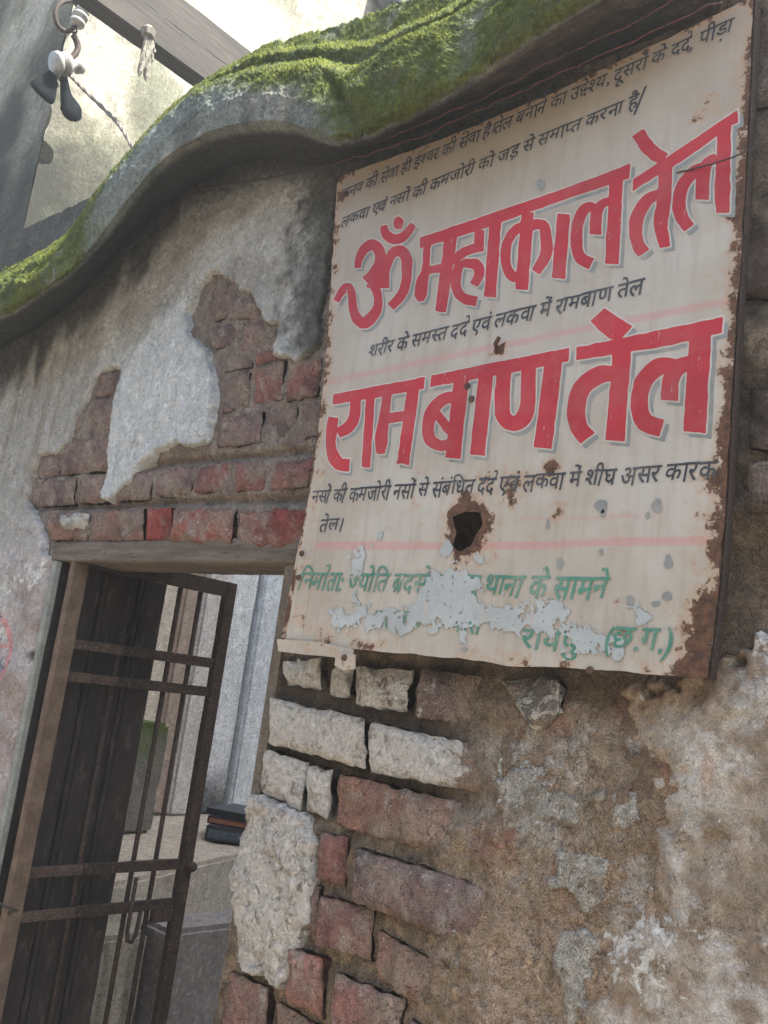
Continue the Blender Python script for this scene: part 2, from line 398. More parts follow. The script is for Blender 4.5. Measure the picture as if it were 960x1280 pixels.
Cp = mix(Cp, (0.20, 0.175, 0.14), lft * streak * .6 * (1 - sst(560, 640, V_)))
Cp = mix(Cp, (0.30, 0.275, 0.275), jamb * .7)
Cp = mix(Cp, (0.235, 0.19, 0.175), jamb * sst(.5, .62, fbm(P0, 10, 4, 61)) * .7)
Mp = np.zeros((len(X), 3))
Mp[:, 0] = wsh * .32 + jamb * .40 * sst(.4, .65, nA) + .12
# mildew: under the coping and beside the sign
ccurve = np.interp(U, [-60, 0, 100, 180, 240, 330, 420], [465, 440, 370, 280, 238, 203, 213])
below = V_ - ccurve
drip = 55 * vn(P0 * np.array([1, 1, 0.04]), 26, 71)
Mp[:, 1] = 0.85 * (1 - sst(0, 60, below - drip * (U < 230)))
Mp[:, 1] = np.maximum(Mp[:, 1], 0.80 * sst(330, 405, U + (nB - .5) * 60 + (V_ - 300) * .10) * (1 - sst(430, 470, V_)))
Mp[:, 1] += 0.30 * np.exp(-((U - 95) / 30.0) ** 2) * (V_ > 640) + 0.35 * sst(60, 84, U + (V_ - 700) * .18) * jamb
Mp[:, 2] = 0.28 * sst(350, 415, U) * (1 - sst(440, 500, V_)) * sst(.4, .6, nA) + .25 * (1 - sst(0, 70, below)) * (U < 150)
# painted survey mark: pink oval with two figures
def seg_d(pts):
    d = np.full(U.shape, 1e9)
    for (a, b), (c, e) in zip(pts[:-1], pts[1:]):
        ex, ez = c - a, e - b; t = np.clip(((U - a) * ex + (V_ - b) * ez) / (ex * ex + ez * ez), 0, 1)
        d = np.minimum(d, np.hypot(U - a - t * ex, V_ - b - t * ez))
    return d
th = np.linspace(0, 2 * math.pi, 40)
oval = seg_d([(0 + 20 * math.cos(t) - 4 * math.sin(t), 806 - 46 * math.sin(t) - 2 * math.cos(t)) for t in th])
pk = np.maximum(1 - sst(1.6, 3.4, oval), 1 - sst(1.2, 3.0, seg_d([(-20, 812), (22, 808)])))
Cp = mix(Cp, (0.42, 0.16, 0.16), pk * sst(.3, .5, nC + .1) * .75)
figs = [[(0, 790), (-1, 802), (3, 804), (5, 799), (1, 797)], [(7, 790), (11, 792), (8, 796), (12, 801), (7, 804)], [(2, 776), (2, 786)], [(-4, 776), (-4, 786)], [(6, 774), (12, 773)], [(9, 774), (9, 784)], [(6, 779), (9, 780)],
        [(-4, 820), (-5, 842)], [(2, 822), (1, 832), (6, 831)], [(6, 822), (5, 842)], [(12, 822), (9, 834), (10, 840), (14, 836), (11, 832)]]
fd = np.minimum.reduce([seg_d(q) for q in figs])
Cp = mix(Cp, (0.09, 0.11, 0.15), (1 - sst(0.9, 2.2, fd)) * .8)
hole_d = np.hypot(U - 45, (V_ - 820))
yplaster = yplaster + 0.02 * (1 - sst(3, 7, hole_d)); Cp = mix(Cp, (0.02, 0.018, 0.016), (1 - sst(4, 8, hole_d)))
kp = (s1 > -0.004) & ~inside_door
add_sheet('plaster_coat', np.stack([X, yplaster, Z], 1), Cp, Mp, kp, MPL, 'grey mildewed plaster broken away in ragged tongues above the doorway')

# --- lower right cement coat
PR = [(792, 858), (1100, 760), (1300, 1500), (735, 1500), (722, 1260), (735, 1210), (752, 1165), (792, 1120), (806, 1060), (812, 1000), (800, 960), (786, 930), (792, 890)]
s2 = sdf(wpoly(PR), X, Z) + jag * 1.5 + (fbm(P0, 60, 4, 97) - .5) * .03
e2 = sst(-0.002, 0.012, s2) * .6 + .4 * sst(0, .06, s2)
y2 = -0.022 - (nA - .5) * 0.012 - (nB - .5) * 0.006 - (nC - .5) * 0.004 + crk * 0.004 + 0.004 * sst(.58, .64, fbm(P0, 11, 5, 91))
C2 = np.tile(np.array([0.27, 0.235, 0.19]), (len(X), 1))
C2 = mix(C2, (0.35, 0.325, 0.285), sst(.42, .62, nA)); C2 = mix(C2, (0.19, 0.145, 0.105), sst(.46, .60, fbm(P0, 8, 5, 92, .6)) * .8); C2 = mix(C2, (0.40, 0.395, 0.37), sst(.54, .62, fbm(P0, 14, 5, 94, .65)) * .7)
C2 = mix(C2, (0.235, 0.165, 0.11), (1 - sst(0, .07, s2 + (nA - .5) * .06)) * .85)
C2 = mix(C2, (0.27, 0.12, 0.05), .55 * np.exp(-(((U - 895) / 9) ** 2 + ((V_ - 965) / 28) ** 2)))
M2 = np.zeros((len(X), 3)); M2[:, 0] = .30 + .26 * sst(.45, .65, nD) + .25 * np.exp(-(((U - 800) / 80) ** 2 + ((V_ - 1190) / 60) ** 2))
M2[:, 1] = .55 * np.exp(-(((U - 900) / 45) ** 2 + ((V_ - 850) / 45) ** 2)) + .25 * (1 - sst(0, .03, s2)) * sst(.45, .6, nB)
M2[:, 2] = .12 * sst(.6, .8, nD)
kk = (s2 > -0.006)
add_sheet('cement_coat', np.stack([X, 0.01 - (0.01 - y2) * e2, Z], 1), C2, M2, kk, MPL, 'rough grey cement coat flaking off to the right below the sign')
# --- middle flake islands
FL = [[(622, 975), (650, 958), (672, 965), (690, 990), (720, 985), (765, 980), (772, 1000), (740, 1020), (705, 1035), (680, 1040), (655, 1062), (632, 1060), (628, 1010)],
      [(770, 985), (800, 990), (812, 1025), (800, 1050), (770, 1050), (745, 1045), (760, 1020)],
      [(694, 1053), (768, 1050), (784, 1077), (768, 1131), (737, 1149), (690, 1112)],
      [(700, 1160), (740, 1155), (760, 1180), (742, 1250), (720, 1300), (700, 1250)]]
s3 = np.maximum.reduce([sdf(wpoly(q), X, Z) for q in FL]) + jag * 0.8
e3 = sst(-0.002, 0.006, s3)
C3 = np.tile(np.array([0.31, 0.30, 0.265]), (len(X), 1)); C3 = mix(C3, (0.22, 0.19, 0.15), sst(.5, .62, nB))
M3 = np.zeros((len(X), 3)); M3[:, 0] = .40; M3[:, 2] = .10
add_sheet('plaster_flake', np.stack([X, 0.0 - (0.0 + 0.015 + (nA - .5) * .010 + (nB - .5) * .004) * e3, Z], 1), C3, M3, (s3 > -0.004) & (U < 830), MW, 'thin pale plaster islands left on the brown masonry')

# --- solid core behind the skin
core = MB()
core.box((-6.0, 0.05, 0.0), (DX0, 0.25, 2.45)).box((DX1, 0.05, 0.0), (3.0, 0.25, 2.45)).box((DX0, 0.05, DZ + 0.04), (DX1, 0.25, 2.45))
core.box((DX1 - 0.001, 0.0, 0.0), (DX1 + 0.02, 0.048, DZ))
core.build('wall_core', MW, wall, Col=np.array([.17, .14, .11]), Msk=np.array([0.2, 0.1, 0.0]))

# --- bricks
def brick(quad, y=-0.004, depth=0.05, red=(0.22, 0.095, 0.075), white=0.0, dark=0.0, rough=1.0, name='brick', n=None, flat=0.35, seed=0, label=None, rnd=0.0045, tilt=(0, 0)):
    c = np.array([Wy(u, v, 0) for u, v in quad])[:, [0, 2]]       # corners TL TR BR BL
    wdt = np.hypot(*(c[1] - c[0])); hgt = np.hypot(*(c[3] - c[0]))
    nx = max(5, int(wdt / 0.0075)); nz = max(5, int(hgt / 0.0075))
    s = np.linspace(0, 1, nx); t = np.linspace(0, 1, nz); S, T = np.meshgrid(s, t, indexing='ij'); S = S.ravel(); T = T.ravel()
    # crowd samples towards the arris
    S = .5 - .5 * np.cos(S * math.pi) * (0.35 + .65 * np.abs(np.cos(S * math.pi)) ** .5); T = .5 - .5 * np.cos(T * math.pi) * (0.35 + .65 * np.abs(np.cos(T * math.pi)) ** .5)
    xz = (1 - S)[:, None] * (1 - T)[:, None] * c[0] + S[:, None] * (1 - T)[:, None] * c[1] + S[:, None] * T[:, None] * c[2] + (1 - S)[:, None] * T[:, None] * c[3]
    P = np.stack([xz[:, 0], np.full(len(S), seed * 1.7), xz[:, 1]], 1)
    de = np.minimum(np.minimum(S, 1 - S) * wdt, np.minimum(T, 1 - T) * hgt)
    ctr = c.mean(0)
    wob = ((fbm(P, 22, 3, 5 + seed) - .5) * 0.006 + (fbm(P, 90, 4, 15 + seed, .7) - .5) * 0.012) * rough
    dirv = xz - ctr; dl = np.hypot(dirv[:, 0], dirv[:, 1])[:, None] + 1e-6
    pull = ((1 - sst(0, 0.02, de)) * wob)[:, None]
    xz = xz + dirv / dl * pull
    cut = np.clip(1 - de / rnd, 0, 1) ** 2 * rnd
    n1 = fbm(P, 30, 4, 9 + seed); n2_ = fbm(P, 9, 3, 11 + seed)
    yy = y + cut - (n1 - .5) * 0.0045 * rough - (n2_ - .5) * 0.004 * rough - (fbm(P, 130, 3, 19 + seed) - .5) * .003 + (S - .5) * tilt[0] + (T - .5) * tilt[1]
    # chipped places
    chip = sst(.56, .64, fbm(P, 24, 4, 77 + seed) + .10 * (1 - sst(0, .014, de))) * 0.006 * rough; yy = yy + chip
    V = np.stack([xz[:, 0], yy, xz[:, 1]], 1)
    Q = grid_faces(nx, nz)
    idx = np.arange(nx * nz).reshape(nx, nz)
    loop = np.concatenate([idx[:-1, 0], idx[-1, :-1], idx[:0:-1, -1], idx[0, :0:-1]])
    B = V[loop].copy(); B[:, 1] = depth
    base = len(V); V = np.vstack([V, B]); k = len(loop)
    side = np.array([[loop[i], base + i, base + (i + 1) % k, loop[(i + 1) % k]] for i in range(k)])
    Q = np.vstack([Q, side[:, ::-1]])
    PP = V * np.array([1, 1, 1]); h = fbm(PP, 25, 4, 40 + seed)
    C = np.tile(np.array(red, float), (len(V), 1)); C = mix(C, np.array(red) * np.array([.62, .66, .70]), sst(.45, .7, h)); C = mix(C, (.30, .27, .24), sst(.58, .68, fbm(PP, 50, 4, 62 + seed)) * .6); C = mix(C, (0.22, 0.175, 0.14), sst(.44, .64, fbm(PP, 22, 5, 60 + seed)) * .75)
    ub, vb = proj(V); fadeU = sst(545, 610, ub) * (vb > 840) * (label is None) * (ub < 800)
    Mk = np.zeros((len(V), 3)); Mk[:, 0] = white - fadeU * .45; Mk[:, 1] = dark; C = mix(C, (0.22, 0.165, 0.115), fadeU * .7); V[:base, 1] += fadeU[:base] * .012
    Mk[base:, 0] = 0
    o = link(name, np_mesh(V, Q, C, Mk), MBR, wall)
    if label: o['label'] = label
    return o
R1 = (0.20, 0.135, 0.118); R2 = (0.215, 0.105, 0.09); R3 = (0.175, 0.125, 0.112); RB = (0.25, 0.065, 0.055)
up = [  # rows above the doorway
    ([(319, 462), (355, 450), (352, 500), (316, 505)], R2, 0), ([(362, 449), (400, 446), (396, 494), (359, 501)], R2, 0), ([(278, 470), (312, 464), (308, 508), (276, 516)], R3, .05),
    ([(280, 522), (330, 514), (326, 553), (270, 560)], R3, .1), ([(334, 514), (372, 508), (367, 548), (330, 553)], R3, .05), ([(378, 506), (408, 500), (402, 542), (373, 547)], R3, 0),
    ([(200, 586), (240, 582), (237, 618), (194, 622)], R1, .05), ([(247, 581), (289, 577), (285, 613), (241, 618)], R2, .12), ([(297, 578), (336, 575), (329, 611), (294, 614)], R2, .05),
    ([(345, 576), (390, 572), (384, 608), (338, 612)], R2, 0), ([(150, 592), (192, 588), (187, 624), (146, 628)], R3, .1), ([(104, 596), (138, 592), (132, 628), (98, 630)], R1, .2), ([(52, 602), (96, 597), (90, 630), (48, 632)], R3, .12),
    ([(118, 640), (184, 636), (182, 676), (112, 678)], (0.22, 0.13, 0.10), .28), ([(190, 637), (219, 636), (216, 676), (188, 676)], RB, .22), ([(222, 637), (296, 636), (293, 680), (219, 678)], (0.30, 0.10, 0.08), .36),
    ([(303, 640), (385, 636), (380, 690), (299, 684)], RB, .20), ([(62, 642), (112, 640), (108, 676), (66, 676)], (0.22, 0.13, 0.10), .15),
    ([(262, 362), (286, 352), (284, 395), (258, 405)], R3, .0), ([(256, 410), (300, 402), (296, 430), (266, 436)], R3, 0), ([(303, 402), (346, 396), (342, 438), (300, 440)], R1, .05), ([(290, 362), (325, 382), (322, 398), (286, 400)], R3, 0),
    ([(280, 440), (314, 436), (312, 458), (278, 464)], R3, 0), ([(318, 440), (352, 434), (350, 446), (318, 456)], R2, 0),
    ([(116, 500), (150, 494), (146, 540), (112, 546)], R3, .1), ([(84, 552), (140, 546), (138, 588), (74, 594)], R1, .12), ([(124, 466), (156, 458), (152, 490), (118, 498)], R3, .05), ([(50, 572), (80, 560), (70, 594), (46, 598)], R3, .1),
]
for i, (q, r, wt) in enumerate(up):
    brick(q, y=random.uniform(-.006, 0.0) - (.008 if q[2][1] > 670 else 0), red=r, white=wt, dark=.05 if q[0][1] < 520 else 0, seed=i + 1)
low = [
    ([(355, 826), (403, 822), (402, 863), (358, 856)], .75, R3, -.004), ([(414, 835), (441, 833), (438, 873), (411, 869)], .75, R3, -.006), ([(447, 834), (517, 838), (512, 890), (445, 882)], .62, R3, -.008),
    ([(527, 835), (600, 845), (596, 908), (521, 897)], .40, R3, -.008), ([(344, 872), (463, 899), (458, 961), (340, 930)], 1.0, R3, -.014), ([(471, 903), (610, 934), (606, 992), (466, 965)], .72, (0.22, 0.14, 0.11), -.014),
    ([(336, 937), (385, 953), (380, 1013), (330, 992)], .75, R1, -.010), ([(388, 957), (419, 963), (413, 1025), (382, 1013)], .85, R3, -.008), ([(429, 967), (575, 1003), (565, 1073), (421, 1030)], .16, (0.21, 0.12, 0.09), -.010),
    ([(406, 1040), (440, 1047), (433, 1109), (398, 1099)], .18, R2, -.006), ([(386, 1103), (402, 1109), (400, 1174), (381, 1163)], .30, R1, -.002), ([(406, 1117), (471, 1138), (467, 1201), (402, 1180)], .26, (0.25, 0.13, 0.11), -.010),
    ([(371, 1182), (412, 1197), (408, 1274), (365, 1247)], .10, (0.25, 0.13, 0.105), -.012), ([(479, 1163), (554, 1201), (546, 1263), (475, 1222)], .16, (0.24, 0.145, 0.11), -.010), ([(425, 1215), (512, 1247), (505, 1320), (418, 1300)], .12, (0.24, 0.125, 0.105), -.010),
    ([(292, 1213), (344, 1234), (340, 1320), (284, 1300)], .10, (0.25, 0.14, 0.115), -.010), ([(350, 1253), (405, 1282), (400, 1340), (342, 1320)], .12, (0.24, 0.13, 0.105), -.004), ([(520, 1270), (620, 1320), (610, 1380), (515, 1340)], .1, R1, -.014),
]
for i, (q, wt, r, y) in enumerate(low):
    brick(q, y=y - (.006 if q[0][1] > 1030 else .001), red=r, white=wt, seed=40 + i, rnd=.004, rough=1.0)
brick([(454, 1059), (619, 1109), (609, 1186), (452, 1126)], y=-.026, red=(0.17, 0.115, 0.105), white=.32, seed=70, rnd=0.008, rough=.8, label='largest purple brown brick standing proud of the wall, with fine white scratches')
brick([(627, 850), (703, 846), (709, 890), (668, 922)], y=-.022, red=(0.15, 0.135, 0.13), white=.50, seed=71, rnd=0.014, rough=1.6, name='plaster_lump', label='dark grey lump of old plaster hanging under the sign')
brick([(78, 644), (112, 641), (107, 664), (84, 666)], y=-.020, red=(0.30, 0.29, 0.27), white=.7, seed=72, rnd=0.012, rough=1.8, name='plaster_lump', label='small pale lump of plaster left at the lintel corner')
# rows right of the sign, its shade painted into their dark colour
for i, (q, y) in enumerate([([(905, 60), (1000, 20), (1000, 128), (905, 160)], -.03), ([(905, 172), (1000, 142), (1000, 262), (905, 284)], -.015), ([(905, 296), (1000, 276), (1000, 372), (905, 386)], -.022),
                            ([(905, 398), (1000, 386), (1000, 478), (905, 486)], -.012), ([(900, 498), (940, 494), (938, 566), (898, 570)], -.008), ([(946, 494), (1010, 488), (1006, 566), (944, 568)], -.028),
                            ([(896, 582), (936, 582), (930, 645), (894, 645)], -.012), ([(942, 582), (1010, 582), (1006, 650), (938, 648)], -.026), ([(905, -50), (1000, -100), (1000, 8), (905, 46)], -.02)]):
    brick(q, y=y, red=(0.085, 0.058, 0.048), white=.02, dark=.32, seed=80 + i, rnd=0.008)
# irregular whitewashed stone at the doorway edge
def stone(poly, y0, bulge, seed, white, red, name='stone', label=None):
    w2 = np.array(wpoly(poly)); mn = w2.min(0); mx = w2.max(0)
    xs = np.arange(mn[0] - .01, mx[0] + .012, 0.0035); zs = np.arange(mn[1] - .01, mx[1] + .012, 0.0035)
    A, B = np.meshgrid(xs, zs, indexing='ij'); s_ = A.shape; A = A.ravel(); B = B.ravel(); P = np.stack([A, np.full_like(A, seed), B], 1)
    d = sdf(w2, A, B) + (fbm(P, 25, 5, seed, .65) - .5) * .035
    h = np.sqrt(np.clip(d / 0.045, 0, 1)) * bulge
    yy = 0.03 - (0.03 - y0) * sst(-.004, .006, d) - h - (fbm(P, 10, 5, seed + 3, .6) - .5) * .018 - (fbm(P, 90, 3, seed + 5) - .5) * .005 - .006 * sst(.5, .56, fbm(P, 14, 5, seed + 6, .6))
    Q = grid_faces(*s_); Q = Q[(d > -.005)[Q].all(1)]
    C = np.tile(np.array(red, float), (len(A), 1)); C = mix(C, np.array(red) * .55, sst(.48, .6, fbm(P, 30, 4, seed + 8)))
    Mk = np.zeros((len(A), 3)); Mk[:, 0] = white; Mk[:, 1] = .15 * sst(.5, .7, fbm(P, 20, 3, seed + 9))
    a, q, c, k = compact(np.stack([A, yy, B], 1), Q, C, Mk)
    o = link(name, np_mesh(a, q, c, k), MBR, wall)
    if label: o['label'] = label
stone([(322, 993), (383, 1018), (398, 1051), (392, 1155), (362, 1242), (305, 1205), (298, 1092), (310, 1030)], -.014, .008, 101, .66, (0.30, 0.27, 0.24), label='tall whitewashed stone at the edge of the doorway')

# --- coping
def catmull(Pt, n):
    Pt = np.asarray(Pt, float); m = len(Pt); t = np.linspace(0, m - 1 - 1e-6, n); i = t.astype(int); f = (t - i)[:, None]
    g = lambda k: Pt[np.clip(k, 0, m - 1)]
    a, b, c, d = g(i - 1), g(i), g(i + 1), g(i + 2)
    return .5 * ((2 * b) + (-a + c) * f + (2 * a - 5 * b + 4 * c - d) * f ** 2 + (-a + 3 * b - 3 * c + d) * f ** 3)
curves = [
    (0.02, [(-60, 465), (0, 440), (100, 372), (180, 282), (240, 238), (330, 203), (420, 213), (500, 180), (600, 138), (700, 98), (800, 58), (900, 18), (1000, -30)]),
    (-0.06, [(-60, 450), (0, 428), (95, 366), (165, 290), (226, 234), (305, 196), (395, 193), (468, 180), (560, 135), (655, 88), (745, 42), (840, -5), (930, -55)]),
    (-0.15, [(-60, 425), (0, 402), (85, 350), (140, 295), (200, 220), (262, 182), (345, 167), (428, 184), (500, 158), (585, 112), (670, 54), (745, 4), (830, -55)]),
    (-0.175, [(-60, 410), (0, 388), (83, 340), (134, 280), (194, 207), (256, 166), (338, 150), (422, 168), (490, 140), (575, 92), (655, 36), (735, -14), (815, -72)]),
    (-0.175, [(-60, 388), (0, 366), (80, 318), (128, 256), (186, 188), (248, 138), (324, 116), (415, 132), (462, 108), (532, 66), (605, 18), (690, -40), (770, -95)]),
    (-0.150, [(-60, 368), (0, 350), (78, 304), (122, 240), (180, 173), (240, 120), (306, 94), (390, 82), (440, 92), (496, 58), (556, 28), (640, -25), (720, -78)]),
    (-0.085, [(-60, 366), (0, 347), (79, 301), (124, 237), (183, 169), (244, 116), (312, 88), (392, 75), (448, 83), (502, 52), (562, 21), (646, -32), (726, -84)]),
    (-0.085, [(-60, 360), (0, 344), (80, 298), (126, 233), (187, 164), (249, 110), (318, 74), (396, 60), (458, 58), (514, 34), (572, 8), (652, -40), (732, -92)]),
    (-0.015, [(-60, 360), (0, 342), (81, 297), (128, 231), (189, 162), (252, 107), (322, 69), (400, 54), (464, 51), (520, 28), (578, 2), (656, -46), (736, -98)]),
    (0.01, [(-60, 356), (0, 340), (82, 295), (130, 228), (192, 159), (256, 102), (328, 60), (406, 34), (474, 14), (530, -6), (590, -24), (664, -64), (744, -118)]),
    (0.07, None), (0.20, None), (0.24, None)]
NU = 980
C3d = []
for y, c in curves:
    if c is not None:
        q = [Wy(u, v, y) for u, v in c[1:]]; d0 = q[0] - q[1]; e0 = np.array([-.46, 0, -.012])   # carry the ledge on to the left, level
        C3d.append(catmull([q[0] + e0 * k for k in (3, 2, 1)] + q, NU))
top = C3d[-1].copy(); a = top.copy(); a[:, 1] = 0.08; a[:, 2] += 0.012; b = top.copy(); b[:, 1] = .22; b[:, 2] -= .02; c = b.copy(); c[:, 1] = .24; c[:, 2] -= .25
C3d += [a, b, c]
segs = [14, 14, 8, 22, 26, 10, 14, 8, 16, 12, 14, 10]
rows = []; rid = []
for k, n in enumerate(segs):
    for j in range(n):
        t = j / n
        i0, i1, i2, i3 = max(k - 1, 0), k, k + 1, min(k + 2, len(C3d) - 1)
        p = .5 * (2 * C3d[i1] + (C3d[i2] - C3d[i0]) * t + (2 * C3d[i0] - 5 * C3d[i1] + 4 * C3d[i2] - C3d[i3]) * t * t + (-C3d[i0] + 3 * C3d[i1] - 3 * C3d[i2] + C3d[i3]) * t ** 3)
        l = C3d[i1] * (1 - t) + C3d[i2] * t
        rows.append(p * .25 + l * .75); rid.append(k + t)
rows.append(C3d[-1]); rid.append(len(segs))
G = np.stack(rows, 1)                           # (NU, NR, 3)
NR = G.shape[1]
RID = np.tile(np.array(rid), (NU, 1)).ravel(); TT = np.repeat(np.linspace(-2, 12, NU), NR)
du = np.gradient(G, axis=0); dv = np.gradient(G, axis=1); N = np.cross(du, dv); N /= np.linalg.norm(N, axis=2)[..., None] + 1e-9
N = N.reshape(-1, 3); P = G.reshape(-1, 3)
if (N[:, 1][(RID > 3) & (RID < 5)]).mean() > 0: N = -N
Uc, Vc = proj(P)
face = sst(1.9, 2.4, RID)
# moss: right section and far left end thick, middle of the arch nearly bare
right = sst(330, 450, Uc + (fbm(P, 8, 3, 4) - .5) * 140); left = 1 - sst(80, 150, Uc + (fbm(P, 8, 3, 6) - .5) * 60)
upper = sst(4.3, 5.2, RID)
mossm = face * np.clip(.30 + .75 * right + .70 * left + .40 * upper - .25 * (1 - sst(1.9, 3.0, RID)) + .38 * sst(3.6, 4.6, RID) * sst(225, 300, Uc), 0, 1)
mossm = mossm * (0.55 + 1.1 * (fbm(P, 14, 5, 12, .6) - .3))
mossm *= sst(1.95, 2.5, RID + (fbm(P, 25, 3, 14) - .5) * .6)
low_n = fbm(P, 7, 4, 20) - .5; mid_n = fbm(P, 45, 4, 22) - .5; hi_n = fbm(P, 190, 3, 24) - .5
disp = low_n * 0.035 * np.minimum(1, .3 + face) * (1 - .6 * sst(4.6, 5.2, RID)) + mid_n * (0.006 + 0.010 * mossm) + hi_n * (0.002 + 0.008 * np.clip(mossm, 0, 1))
crease = np.exp(-((TT - 7.25) / .16) ** 2) * face * (1 - upper); disp -= crease * .02
PD = P + N * disp[:, None]
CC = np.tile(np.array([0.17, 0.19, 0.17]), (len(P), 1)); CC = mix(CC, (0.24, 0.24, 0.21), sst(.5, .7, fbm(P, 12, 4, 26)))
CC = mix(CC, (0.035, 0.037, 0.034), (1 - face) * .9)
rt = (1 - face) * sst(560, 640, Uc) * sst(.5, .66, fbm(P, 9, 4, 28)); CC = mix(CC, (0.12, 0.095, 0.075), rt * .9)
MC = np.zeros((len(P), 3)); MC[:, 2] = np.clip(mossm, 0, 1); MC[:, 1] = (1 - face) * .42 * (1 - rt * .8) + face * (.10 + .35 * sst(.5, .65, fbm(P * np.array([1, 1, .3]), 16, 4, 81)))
MC[:, 0] = face * .35 * np.exp(-(((Uc - 240) / 40) ** 2 + ((Vc - 160) / 28) ** 2)) + .10
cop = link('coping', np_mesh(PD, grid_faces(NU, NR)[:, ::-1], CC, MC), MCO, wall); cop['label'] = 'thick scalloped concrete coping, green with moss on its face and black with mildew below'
# moss tufts
m, nt, b = newmat('moss'); p = posn(nt); n = noise(nt, 60, 4, .6, p); n2 = noise(nt, 12, 3, .6, p)
c = mixc(nt, rng(nt, n, .3, .7), (0.080, 0.105, 0.022), (0.19, 0.215, 0.03)); c = mixc(nt, rng(nt, n2, .45, .7), c, (0.055, 0.075, 0.035))
nt.links.new(c, b.inputs['Base Color']); b.inputs['Roughness'].default_value = .8; b.inputs['Specular IOR Level'].default_value = .2
tr = nd(nt, 'ShaderNodeBsdfTranslucent'); nt.links.new(c, tr.inputs[0]); ms = nd(nt, 'ShaderNodeMixShader'); ms.inputs[0].default_value = .35
nt.links.new(b.outputs[0], ms.inputs[1]); nt.links.new(tr.outputs[0], ms.inputs[2]); nt.links.new(ms.outputs[0], nt.nodes['Material Output'].inputs[0])
M_MOSS = m
rg = np.random.default_rng(5)
prob = np.clip((mossm - .38) * 2, 0, 1) * (fbm(P, 30, 3, 33) > .38) * sst(.30, .55, fbm(P, 11, 4, 37) + .16 * (RID > 4.4)) * (Uc > -40) * (Vc > -60) * (RID < 10.5)
area = np.linalg.norm(np.cross(du, dv), axis=2).ravel(); prob = prob * area; prob /= prob.sum()
NT = 95000
ix = rg.choice(len(P), NT, p=prob); jit = du.reshape(-1, 3)[ix] * rg.uniform(-.5, .5, (NT, 1)) + dv.reshape(-1, 3)[ix] * rg.uniform(-.5, .5, (NT, 1))
o = PD[ix] + jit - N[ix] * .001; d = N[ix] + rg.normal(0, .45, (NT, 3)); d[:, 2] += .35; d /= np.linalg.norm(d, axis=1)[:, None]
t1 = np.cross(d, rg.normal(0, 1, (NT, 3))); t1 /= np.linalg.norm(t1, axis=1)[:, None]; t2 = np.cross(d, t1)
hh = rg.uniform(.0022, .0058, (NT, 1)); rr = rg.uniform(.0007, .0016, (NT, 1))
VV = np.stack([o + t1 * rr, o - t1 * rr * .5 + t2 * rr * .87, o - t1 * rr * .5 - t2 * rr * .87, o + d * hh], 1).reshape(-1, 3)
bi = np.arange(NT)[:, None] * 4
FF = np.concatenate([bi + np.array([0, 1, 3]), bi + np.array([1, 2, 3]), bi + np.array([2, 0, 3])])
mo = link('moss', np_mesh(VV, FF, sides=3), M_MOSS, cop, smooth=False); mo['kind'] = 'stuff'

# ================================================================== THE SIGN
sign = empty('sign_board', (-0.72, YS, 1.95), 'rusty cream painted tin sign with big red Hindi lettering, hung beside the doorway', 'sign')
X0S, X1S, Z0S, Z1S = -1.10, -0.34, 1.50, 2.40
def field(cell):
    xs = np.arange(X0S, X1S, cell); zs = np.arange(Z0S, Z1S, cell); A, B = np.meshgrid(xs, zs, indexing='ij'); return xs, zs, A, B
def stroke(pts, sub=8):                         # [(x, y, w)] -> outline polygon in picture space of the sign photograph
    q = catmull(pts, (len(pts) - 1) * sub + 1) if len(pts) > 2 else np.array(pts, float)
    xy = q[:, :2]; t = np.gradient(xy, axis=0); t /= np.linalg.norm(t, axis=1)[:, None] + 1e-9; nrm = np.stack([-t[:, 1], t[:, 0]], 1)
    L = xy + nrm * q[:, 2:] / 2; R = xy - nrm * q[:, 2:] / 2
    return np.vstack([L, R[::-1]])
def zz(ox, oy, s): return lambda P: [(ox + p[0] / s, oy + p[1] / s) + ((p[2] / s,) if len(p) > 2 else ()) for p in P]
B_ = zz(400, 260, 6); A_ = zz(540, 200, 5.333); C_ = zz(680, 150, 6.4); D_ = zz(770, 120, 5.647); E_ = zz(395, 450, 6); F_ = zz(510, 430, 4.571); H_ = zz(690, 370, 4.174)
S = []                                           # strokes and polygons of line 1 and line 2
def st(f, *P): S.append(stroke(f(P)))
def pg(f, *P): S.append(np.array(f(P)))
# line 1: om
st(B_, (287, 452, 50), (292, 390, 56), (335, 312, 74), (398, 278, 86), (448, 325, 84), (452, 395, 78), (428, 455, 76), (385, 515, 74), (345, 548, 70))
st(B_, (365, 560, 74), (410, 590, 70), (436, 660, 64), (434, 740, 70), (398, 815, 84), (330, 865, 88), (275, 825, 76), (248, 740, 66), (243, 660, 60), (218, 592, 62), (168, 625, 58), (125, 700, 46))
pg(B_, (400, 490), (505, 440), (525, 480), (522, 603), (400, 603))
st(B_, (492, 500, 60), (508, 430, 62), (540, 350, 74), (600, 322, 84), (648, 370, 84), (655, 450, 78), (650, 540, 74), (615, 650, 72), (532, 742, 62))
st(B_, (482, 132, 50), (496, 195, 70), (560, 235, 78), (630, 215, 72), (704, 124, 50))
pg(B_, *[(592 + 40 * math.cos(t), 113 + 50 * math.sin(t)) for t in np.linspace(0, 2 * math.pi, 20, endpoint=False)])
# headline of line 1
pg(lambda q: q, (525.5, 297), (600, 272), (700, 238), (788, 205), (787, 223), (700, 252), (600, 288), (525, 311))
# ma
st(B_, (806, 270, 56), (800, 400, 54), (788, 480, 60)); st(B_, (800, 470, 60), (768, 560, 90), (758, 655, 92), (762, 700, 40)); pg(B_, (790, 440), (960, 412), (960, 474), (785, 508))
st(lambda q: q, (565, 290, 15.5), (551, 390, 14))
